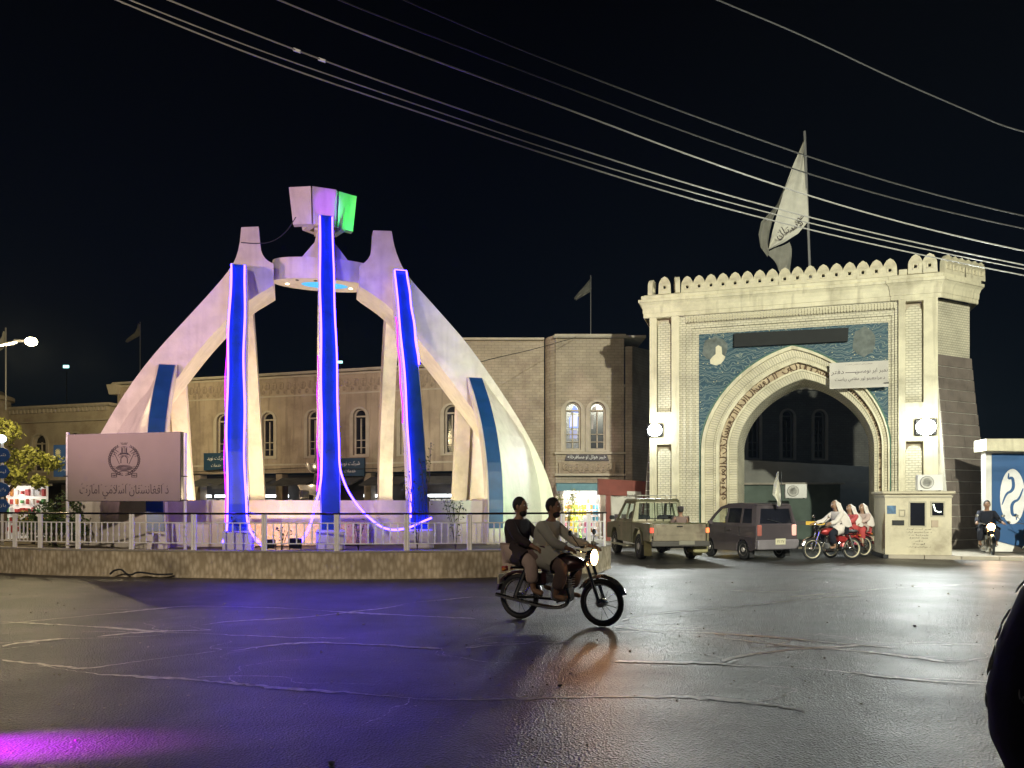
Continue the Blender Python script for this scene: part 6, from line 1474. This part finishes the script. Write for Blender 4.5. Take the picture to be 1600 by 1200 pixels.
def person(label, loc, rz, pose, top, legs, cap=None, hair=True, shawl=None, scale=1, z=0, group=None, beard=False, hi=False):
    """x forward, y left"""
    t = thing('person', label, 'person', (*loc, z), rz, group); t.scale = (scale,)*3
    p = dict(hip=(0, 0, .92), chest=(0, 0, 1.28), neck=(0, 0, 1.45), head=(.01, 0, 1.60), sh=.19, el=((.02, .27, 1.12), (.02, -.27, 1.12)), ha=((.10, .28, .88), (.10, -.28, .88)), kn=((.02, .10, .50), (.02, -.10, .50)), an=((-.02, .11, .09), (-.02, -.11, .09)))
    p.update(pose); hip, ch, nk, hd = (Vector(p[k]) for k in ('hip', 'chest', 'neck', 'head'))
    J = {'hip': hip, 'waist': hip.lerp(ch, .45), 'chest': ch, 'neck': nk, 'chin': nk.lerp(hd, .45), 'head': hd+V3(0, 0, .02)}
    E_ = [('hip', 'waist'), ('waist', 'chest'), ('chest', 'neck'), ('neck', 'chin'), ('chin', 'head')]
    rd = {'hip': .12, 'waist': .11, 'chest': .13, 'neck': .05, 'chin': .055, 'head': (.085, .10)}
    G = {k: v for k, v in J.items() if k in ('hip', 'waist', 'chest')}; G['collar'] = nk-V3(0, 0, .03); GE = [('hip', 'waist'), ('waist', 'chest'), ('chest', 'collar')]; gr = {'hip': (.175, .165), 'waist': (.16, .155), 'chest': (.175, .15), 'collar': .075}
    T = {'hip': hip}; TE = []; tr = {'hip': (.15, .15)}
    for i, s_ in ((0, 1), (1, -1)):
        n_ = 'lr'[i]; el, ha, kn, an = (Vector(p[k][i]) for k in ('el', 'ha', 'kn', 'an')); sh = Vector((ch.x, ch.y+s_*p['sh'], lerp(ch.z, nk.z, .45)))
        fd = (ha-el).normalized(); palm = ha+fd*.06; hp = Vector((hip.x, hip.y+s_*.09, hip.z-.02)); toe = an+Vector(p.get('toe', (.16, 0, -.05)))
        J.update({'sh'+n_: sh, 'el'+n_: el, 'ha'+n_: ha, 'pa'+n_: palm, 'hp'+n_: hp, 'kn'+n_: kn, 'an'+n_: an, 'to'+n_: toe})
        E_ += [('chest', 'sh'+n_), ('sh'+n_, 'el'+n_), ('el'+n_, 'ha'+n_), ('ha'+n_, 'pa'+n_), ('hip', 'hp'+n_), ('hp'+n_, 'kn'+n_), ('kn'+n_, 'an'+n_), ('an'+n_, 'to'+n_)]
        rd.update({'sh'+n_: .055, 'el'+n_: .042, 'ha'+n_: .026, 'pa'+n_: (.04, .022), 'hp'+n_: .08, 'kn'+n_: .055, 'an'+n_: .036, 'to'+n_: (.045, .025)})
        for k, (dy, ln, cv_) in enumerate(((-.030, .060, .3), (-.010, .070, .28), (.010, .066, .3), (.030, .052, .34), (.05, .04, .0))):
            b = palm+Vector((0, dy*s_ if k < 4 else -s_*.035, 0)); m1 = b+fd*ln*.55+V3(0, 0, -.006); e1 = m1+fd*ln*.3+V3(0, 0, -.03 if k < 4 else -.01)
            J.update({'fa%s%d' % (n_, k): m1, 'fb%s%d' % (n_, k): e1}); E_ += [('pa'+n_, 'fa%s%d' % (n_, k)), ('fa%s%d' % (n_, k), 'fb%s%d' % (n_, k))]; rd.update({'fa%s%d' % (n_, k): .010, 'fb%s%d' % (n_, k): .008})
        G.update({'sh'+n_: sh, 'el'+n_: el, 'cu'+n_: el.lerp(ha, .85)}); GE += [('chest', 'sh'+n_), ('sh'+n_, 'el'+n_), ('el'+n_, 'cu'+n_)]; gr.update({'sh'+n_: .078, 'el'+n_: .068, 'cu'+n_: .055})
        T.update({'hp'+n_: hp, 'kn'+n_: kn, 'cf'+n_: kn.lerp(an, .80)}); TE += [('hip', 'hp'+n_), ('hp'+n_, 'kn'+n_), ('kn'+n_, 'cf'+n_)]; tr.update({'hp'+n_: .125, 'kn'+n_: .10, 'cf'+n_: .085})
    skinned('body', J, E_, rd, M['skin'], t, 2)
    skinned('tunic', G, GE, gr, top, t); skinned('trousers', T, TE, tr, legs, t)
    # long skirt of the tunic over the thighs
    k1, k2 = Vector(p['kn'][0]), Vector(p['kn'][1]); km = (k1+k2)/2; end = hip.lerp(km, .72); half = max(.17, abs(k1.y-k2.y)/2+.10)
    ax = (end-hip); axn = ax.normalized(); side = V3(0, 1, 0); upv = axn.cross(side).normalized()
    rows = []
    for j in range(7):
        u = j/6; c_ = hip.lerp(end, u)+(V3(0, 0, .06) if j == 0 else V3(0, 0, 0)); ry_ = lerp(.19, half+.02, u); rx_ = lerp(.19, .155, u)
        rows.append([tuple(c_+side*(ry_*math.cos(a)*(1+.05*math.sin(a*5+j)))+upv*(rx_*math.sin(a)*(1+.05*math.sin(a*7)))) for a in [2*PI*i/20 for i in range(20)]])
    rows.insert(0, [tuple(Vector(q)*.5+(hip+V3(0, 0, .12))*.5) for q in rows[0]])
    MB().grid(rows, True).build('tunic_skirt', top, t, True, fixn=False)
    # face and head
    hb = MB(); hb.ball(hd+V3(.0, 0, .035), (.098, .078, .115), 16, 12); head = hb.build('head', M['skin'], t, True)
    mb = MB(); c_ = hd
    mb.hexa([c_+V3(.088, -.014, .0), c_+V3(.118, -.012, .0), c_+V3(.118, .012, .0), c_+V3(.088, .014, .0)], [c_+V3(.085, -.006, .055), c_+V3(.095, -.004, .05), c_+V3(.095, .004, .05), c_+V3(.085, .006, .055)]); mb.build('nose', M['skin'], head)
    for s_ in (-1, 1):
        MB().ball(c_+V3(.083, s_*.032, .05), (.012, .014, .009), 8, 5).build('eye', M['white'], head); MB().ball(c_+V3(.093, s_*.031, .05), (.004, .006, .006), 6, 4).build('pupil', M['ink'], head)
        MB().ball(c_+V3(.0, s_*.080, .03), (.022, .012, .034), 8, 6).build('ear', M['skin'], head); MB().box(c_+V3(.088, s_*.032, .07), (.012, .036, .007)).build('eyebrow', M['hair'], head)
    MB().ball(c_+V3(.086, 0, -.032), (.012, .026, .007), 8, 5).build('mouth', mat('lips', (.22, .09, .07), .5), head)
    if beard: MB().ball(c_+V3(.036, 0, -.048), (.056, .058, .056), 12, 8).build('beard', M['hair'], t, True)
    if hair: MB().ball(hd+V3(-.018, 0, .06), (.098, .088, .11), 16, 10).build('hair', M['hair'], t, True)
    if cap: MB().lathe([(.092, 0), (.098, .02), (.094, .075), (.06, .09), (0, .092)], 18, hd+V3(-.008, 0, .09)).build('cap', cap, t, True)
    if shawl:
        mb = MB(); rows = []
        b_ = nk-V3(.05, 0, .55)
        for j in range(9):
            u = j/8; cc = (hd+V3(-.01, 0, .15)).lerp(V3(hip.x-.06, 0, hip.z+.02), u); r1_ = [.02, .115, .125, .15, .21, .24, .25, .25, .24][j]; r2_ = [.02, .115, .12, .13, .17, .20, .22, .22, .22][j]
            rows.append([tuple(cc+V3(r2_*math.cos(a)*(1 if abs(a) > 0 else 1), r1_*math.sin(a), .015*math.sin(a*6+j))) for a in [R(52)+R(256)*i/18 for i in range(19)]])
        mb.grid(rows); mb.grid([[(x-.008, y, z_) for x, y, z_ in r_] for r_ in rows]); mb.build('shawl', shawl, t, True, fixn=False)
    return t
ride = dict(hip=(-.26, 0, .88), chest=(-.14, 0, 1.18), neck=(-.10, 0, 1.33), head=(-.07, 0, 1.45), el=((.08, .27, 1.04), (.08, -.27, 1.04)), ha=((.33, .32, .98), (.33, -.32, .98)), kn=((.18, .20, .72), (.18, -.20, .72)), an=((.06, .20, .36), (.06, -.20, .36)), toe=(.16, 0, -.02))
pill = dict(hip=(-.64, 0, .90), chest=(-.62, 0, 1.20), neck=(-.60, 0, 1.35), head=(-.58, 0, 1.46), el=((-.46, .26, 1.08), (-.46, -.26, 1.08)), ha=((-.24, .22, .98), (-.24, -.22, .98)), kn=((-.28, .22, .78), (-.28, -.22, .78)), an=((-.33, .22, .42), (-.25, -.22, .42)), toe=(.15, 0, -.03))
shirt = mat('grey_white_shirt', (.42, .41, .36), .9, 0, .08, 4, .25, 9); darkc = mat('dark_brown_cloth', (.035, .025, .028), .9, 0, .2, 4, .3, 9); brownc = mat('brown_cloth', (.16, .11, .10), .9, 0, .15, 4, .3, 9)
pinkc = mat('pale_pink_cloth', (.50, .38, .34), .9, 0, .1, 4, .25, 9); whitec = mat('white_shawl_cloth', (.66, .60, .56), .9, 0, .08, 4, .3, 9); redc = mat('red_cloth', (.42, .06, .06), .9, 0, .1, 4, .25, 9); blackc = mat('black_cloth', (.010, .012, .022), .95, 0, .3, 3, .35, 8); tanc = mat('tan_cloth', (.30, .23, .15), .9, 0, .1, 4, .25)
A1 = R(-33); b1 = (.60, 9.95)
motorcycle('dark motorcycle with glowing headlight carrying two men past the island', b1, A1, (.05, .02, .025), True, 45)
person('man in pale shirt driving the nearest motorcycle', b1, A1, ride, shirt, brownc, None, True, z=.0, beard=True, group=None)
person('man in dark clothes riding pillion on the nearest motorcycle', b1, A1, pill, darkc, pinkc, None, True, beard=True)
lamp('headlight_road_lamp', 'SPOT', (b1[0]+.62*math.cos(A1), b1[1]+.62*math.sin(A1)-.3, .86), 34, (1, .42, .14), (.95, 7.4, 0), .08, 1, 50)  # extra lamp added to lay the headlight's orange reflection on the road
lamp('headlight_road_lamp', 'SPOT', (b1[0]+.60*math.cos(A1), b1[1]+.60*math.sin(A1), .86), 130, (1, .45, .16), (b1[0]+3.2*math.cos(A1), b1[1]+3.2*math.sin(A1), 0), .05, 1, 50)
b2 = (8.62, 20.75); A2 = R(180+14)
motorcycle('red motorcycle with pale wheels ridden left by the white-shawled rider', b2, A2, (.35, .03, .03), False, 40, pale=True)
person('rider hooded in a white shawl on the red motorcycle', b2, A2, ride, whitec, blackc, None, False, whitec)
b3 = (9.45, 21.7); A3 = R(180+22)
motorcycle('second motorcycle half hidden behind the red one', b3, A3, (.30, .02, .04), False, 40, pale=True)
person('figure in red clothes with white headscarf on the second motorcycle', b3, A3, dict(ride, hip=(-.20, 0, .86), chest=(-.10, 0, 1.10), neck=(-.08, 0, 1.22), head=(-.07, 0, 1.34)), redc, redc, None, False, whitec)
person('pillion figure in white headscarf at the back of the second motorcycle', b3, A3, dict(pill, hip=(-.60, 0, .86), chest=(-.56, 0, 1.12), neck=(-.55, 0, 1.24), head=(-.54, 0, 1.36)), pinkc, redc, None, False, whitec)
b4 = (13.75, 22.3)
motorcycle('oncoming motorcycle with lit headlight between booth and banner', b4, R(-112), (.04, .04, .05), True, 45)
person('rider in black on the oncoming motorcycle by the banner', b4, R(-112), ride, blackc, blackc, None, True)
lamp('headlight_road_lamp', 'SPOT', (13.5, 21.6, .86), 60, (1, .6, .3), (12.5, 18, 0), .05, .8, 70)
b5 = (14.75, 22.0)
motorcycle('motorcycle with orange glowing headlight cut by the right picture edge', b5, R(-120), (.05, .05, .06), True, 46)
person('man in brown with a flat cap standing behind the boom barrier', tuple(GO.xy+G1.xy*(gp(1121, 800)[0])+G2.xy*1.2), R(-100), {}, tanc, tanc, tanc, True, scale=.86)
person('man in tan sitting in the bed of the pickup truck', tuple((Vector((4.38, 20.15))+Vector((math.cos(R(97)), math.sin(R(97))))*1.35+Vector((-math.sin(R(97)), math.cos(R(97))))*-.5)), R(100), dict(hip=(0, 0, .22), chest=(0, 0, .50), neck=(0, 0, .64), head=(.01, 0, .76), el=((.1, .27, .40), (.1, -.27, .40)), ha=((.25, .15, .36), (.25, -.15, .36)), kn=((.35, .14, .42), (.35, -.14, .42)), an=((.42, .12, .08), (.42, -.12, .08))), brownc, tanc, darkc, True, z=.60, scale=.9)
# the near bystander at the right edge: embroidered black shawl
bs = thing('person', 'dark bystander in black embroidered shawl cut by the right picture edge', 'person', (1.40, 1.62, 0), R(75)); bs.scale = (1, 1, 1.035)
J = {'hip': (0, 0, .92), 'waist': (0, 0, 1.08), 'chest': (0, 0, 1.25), 'neck': (0, 0, 1.42), 'head': (.02, 0, 1.6)}
Ed = [('hip', 'waist'), ('waist', 'chest'), ('chest', 'neck'), ('neck', 'head')]; rd = {'hip': .14, 'waist': .13, 'chest': .15, 'neck': .055, 'head': .095}
for s_, n_ in ((1, 'l'), (-1, 'r')):
    J.update({'s'+n_: (0, s_*.19, 1.36), 'e'+n_: (.02, s_*.29, 1.10), 'h'+n_: (.15, s_*.22, .92), 'g'+n_: (.20, s_*.2, .88), 'p'+n_: (0, s_*.1, .88), 'k'+n_: (0, s_*.1, .5), 'a'+n_: (0, s_*.1, .08), 't'+n_: (.17, s_*.1, .04)})
    Ed += [('chest', 's'+n_), ('s'+n_, 'e'+n_), ('e'+n_, 'h'+n_), ('h'+n_, 'g'+n_), ('hip', 'p'+n_), ('p'+n_, 'k'+n_), ('k'+n_, 'a'+n_), ('a'+n_, 't'+n_)]; rd.update({'s'+n_: .06, 'e'+n_: .045, 'h'+n_: .03, 'g'+n_: .035, 'p'+n_: .09, 'k'+n_: .06, 'a'+n_: .04, 't'+n_: .04})
skinned('body', {k: Vector(v) for k, v in J.items()}, Ed, rd, M['skin'], bs)
rows = []
prof2 = [(.045, .05, 1.47), (.12, .10, 1.445), (.22, .15, 1.40), (.29, .19, 1.31), (.335, .21, 1.20), (.355, .22, 1.10), (.345, .22, 1.00), (.31, .21, .92), (.29, .20, .86), (.25, .18, .80), (.24, .18, .45), (.22, .17, .30)]
for j, (ry_, rx_, z_) in enumerate(prof2): rows.append([(rx_*math.cos(a)*(1+.02*math.sin(5*a+j*.4)), ry_*math.sin(a)*(1+.012*math.sin(7*a+j*.5)), z_+.008*math.sin(3*a)) for a in [2*PI*i/36 for i in range(36)]])
MB().grid(rows, True).build('shawl', blackc, bs, True, fixn=False)
MB().ball((0, 0, 1.63), (.105, .1, .12), 16, 12).build('hair', M['hair'], bs, True)
mb = MB(); emb = mat('white_embroidery', (.45, .45, .42), .8, 0, .2, 9, .3)
def onshawl(a, z_):
    ry_ = interp(sorted([(c_, a_) for a_, b_, c_ in prof2]), z_); rx_ = interp(sorted([(c_, b_) for a_, b_, c_ in prof2]), z_); return Vector((rx_*math.cos(a), ry_*math.sin(a), z_))
for a0, z0 in ((.95, 1.20), (.98, 1.14), (.80, 1.30), (.72, 1.24), (.86, 1.06), (.80, 1.0), (.84, .95), (.75, 1.12), (.65, 1.16), (.60, 1.03), (.62, .92), (2.2, 1.2), (2.15, 1.1), (2.3, 1.02), (2.25, 1.27)):
    a0 += .55 if a0 < 1.2 else -.1
    for q in range(3):
        b0 = a0+random.uniform(-.05, .05); z1 = z0+random.uniform(-.015, .015)
        pts = [onshawl(b0+.05*k/4*(1 if q % 2 else -1), z1+.022*k/4+.004*math.sin(k*2))*1.012 for k in range(5)]
        for p_ in pts: p_.z = p_.z/1.012; p_.x *= .992; p_.y *= .992
        mb.tube(pts, [.0008, .002, .0026, .002, .0008], 5)
mb.build('embroidery', emb, bs)['kind'] = 'stuff'
# hose and rubbish at the foot of the island wall
t = MB().tube(smoothpts([P(172, 897, 15.9), P(178, 891, 15.85), P(190, 889, 15.8), P(196, 896, 15.8), P(205, 899, 15.75), P(215, 893, 15.75), P(245, 898, 15.7), P(270, 897, 15.8)], 2), .02, 6).build('cable_coil', M['black'], None)
tag(t, 'short black hose lying along the foot of the island wall', 'hose')
# magenta lamp just outside the left edge
t = thing('party_light', 'magenta floodlight on the ground beyond the left edge', 'floodlight', (-4.95, 4.6, 0), R(10))
MB().box((0, 0, .55), (.25, .12, .2), bev=.02).build('housing', M['blackmetal'], t); MB().tube([(0, 0, 0), (0, 0, .5)], .02, 6).build('stand', M['blackmetal'], t)

# added thin volume that imitates lens bloom round the lamps
hz = MB().box((0, 60, 11.5), (310, 250, 25)).build('bloom_volume', None); hz['kind'] = 'stuff'; hz['label'] = 'thin added volume over the whole square that spreads lamp glow'
hm = bpy.data.materials.new('bloom_volume'); hm.use_nodes = True; hn = hm.node_tree.nodes; hn.remove(hn['Principled BSDF']); hv = hn.new('ShaderNodeVolumePrincipled')
hv.inputs['Density'].default_value = .00025; hv.inputs['Color'].default_value = (.7, .85, 1, 1); hv.inputs['Anisotropy'].default_value = .35
hm.node_tree.links.new(hv.outputs[0], hn['Material Output'].inputs['Volume']); hz.data.materials.append(hm)
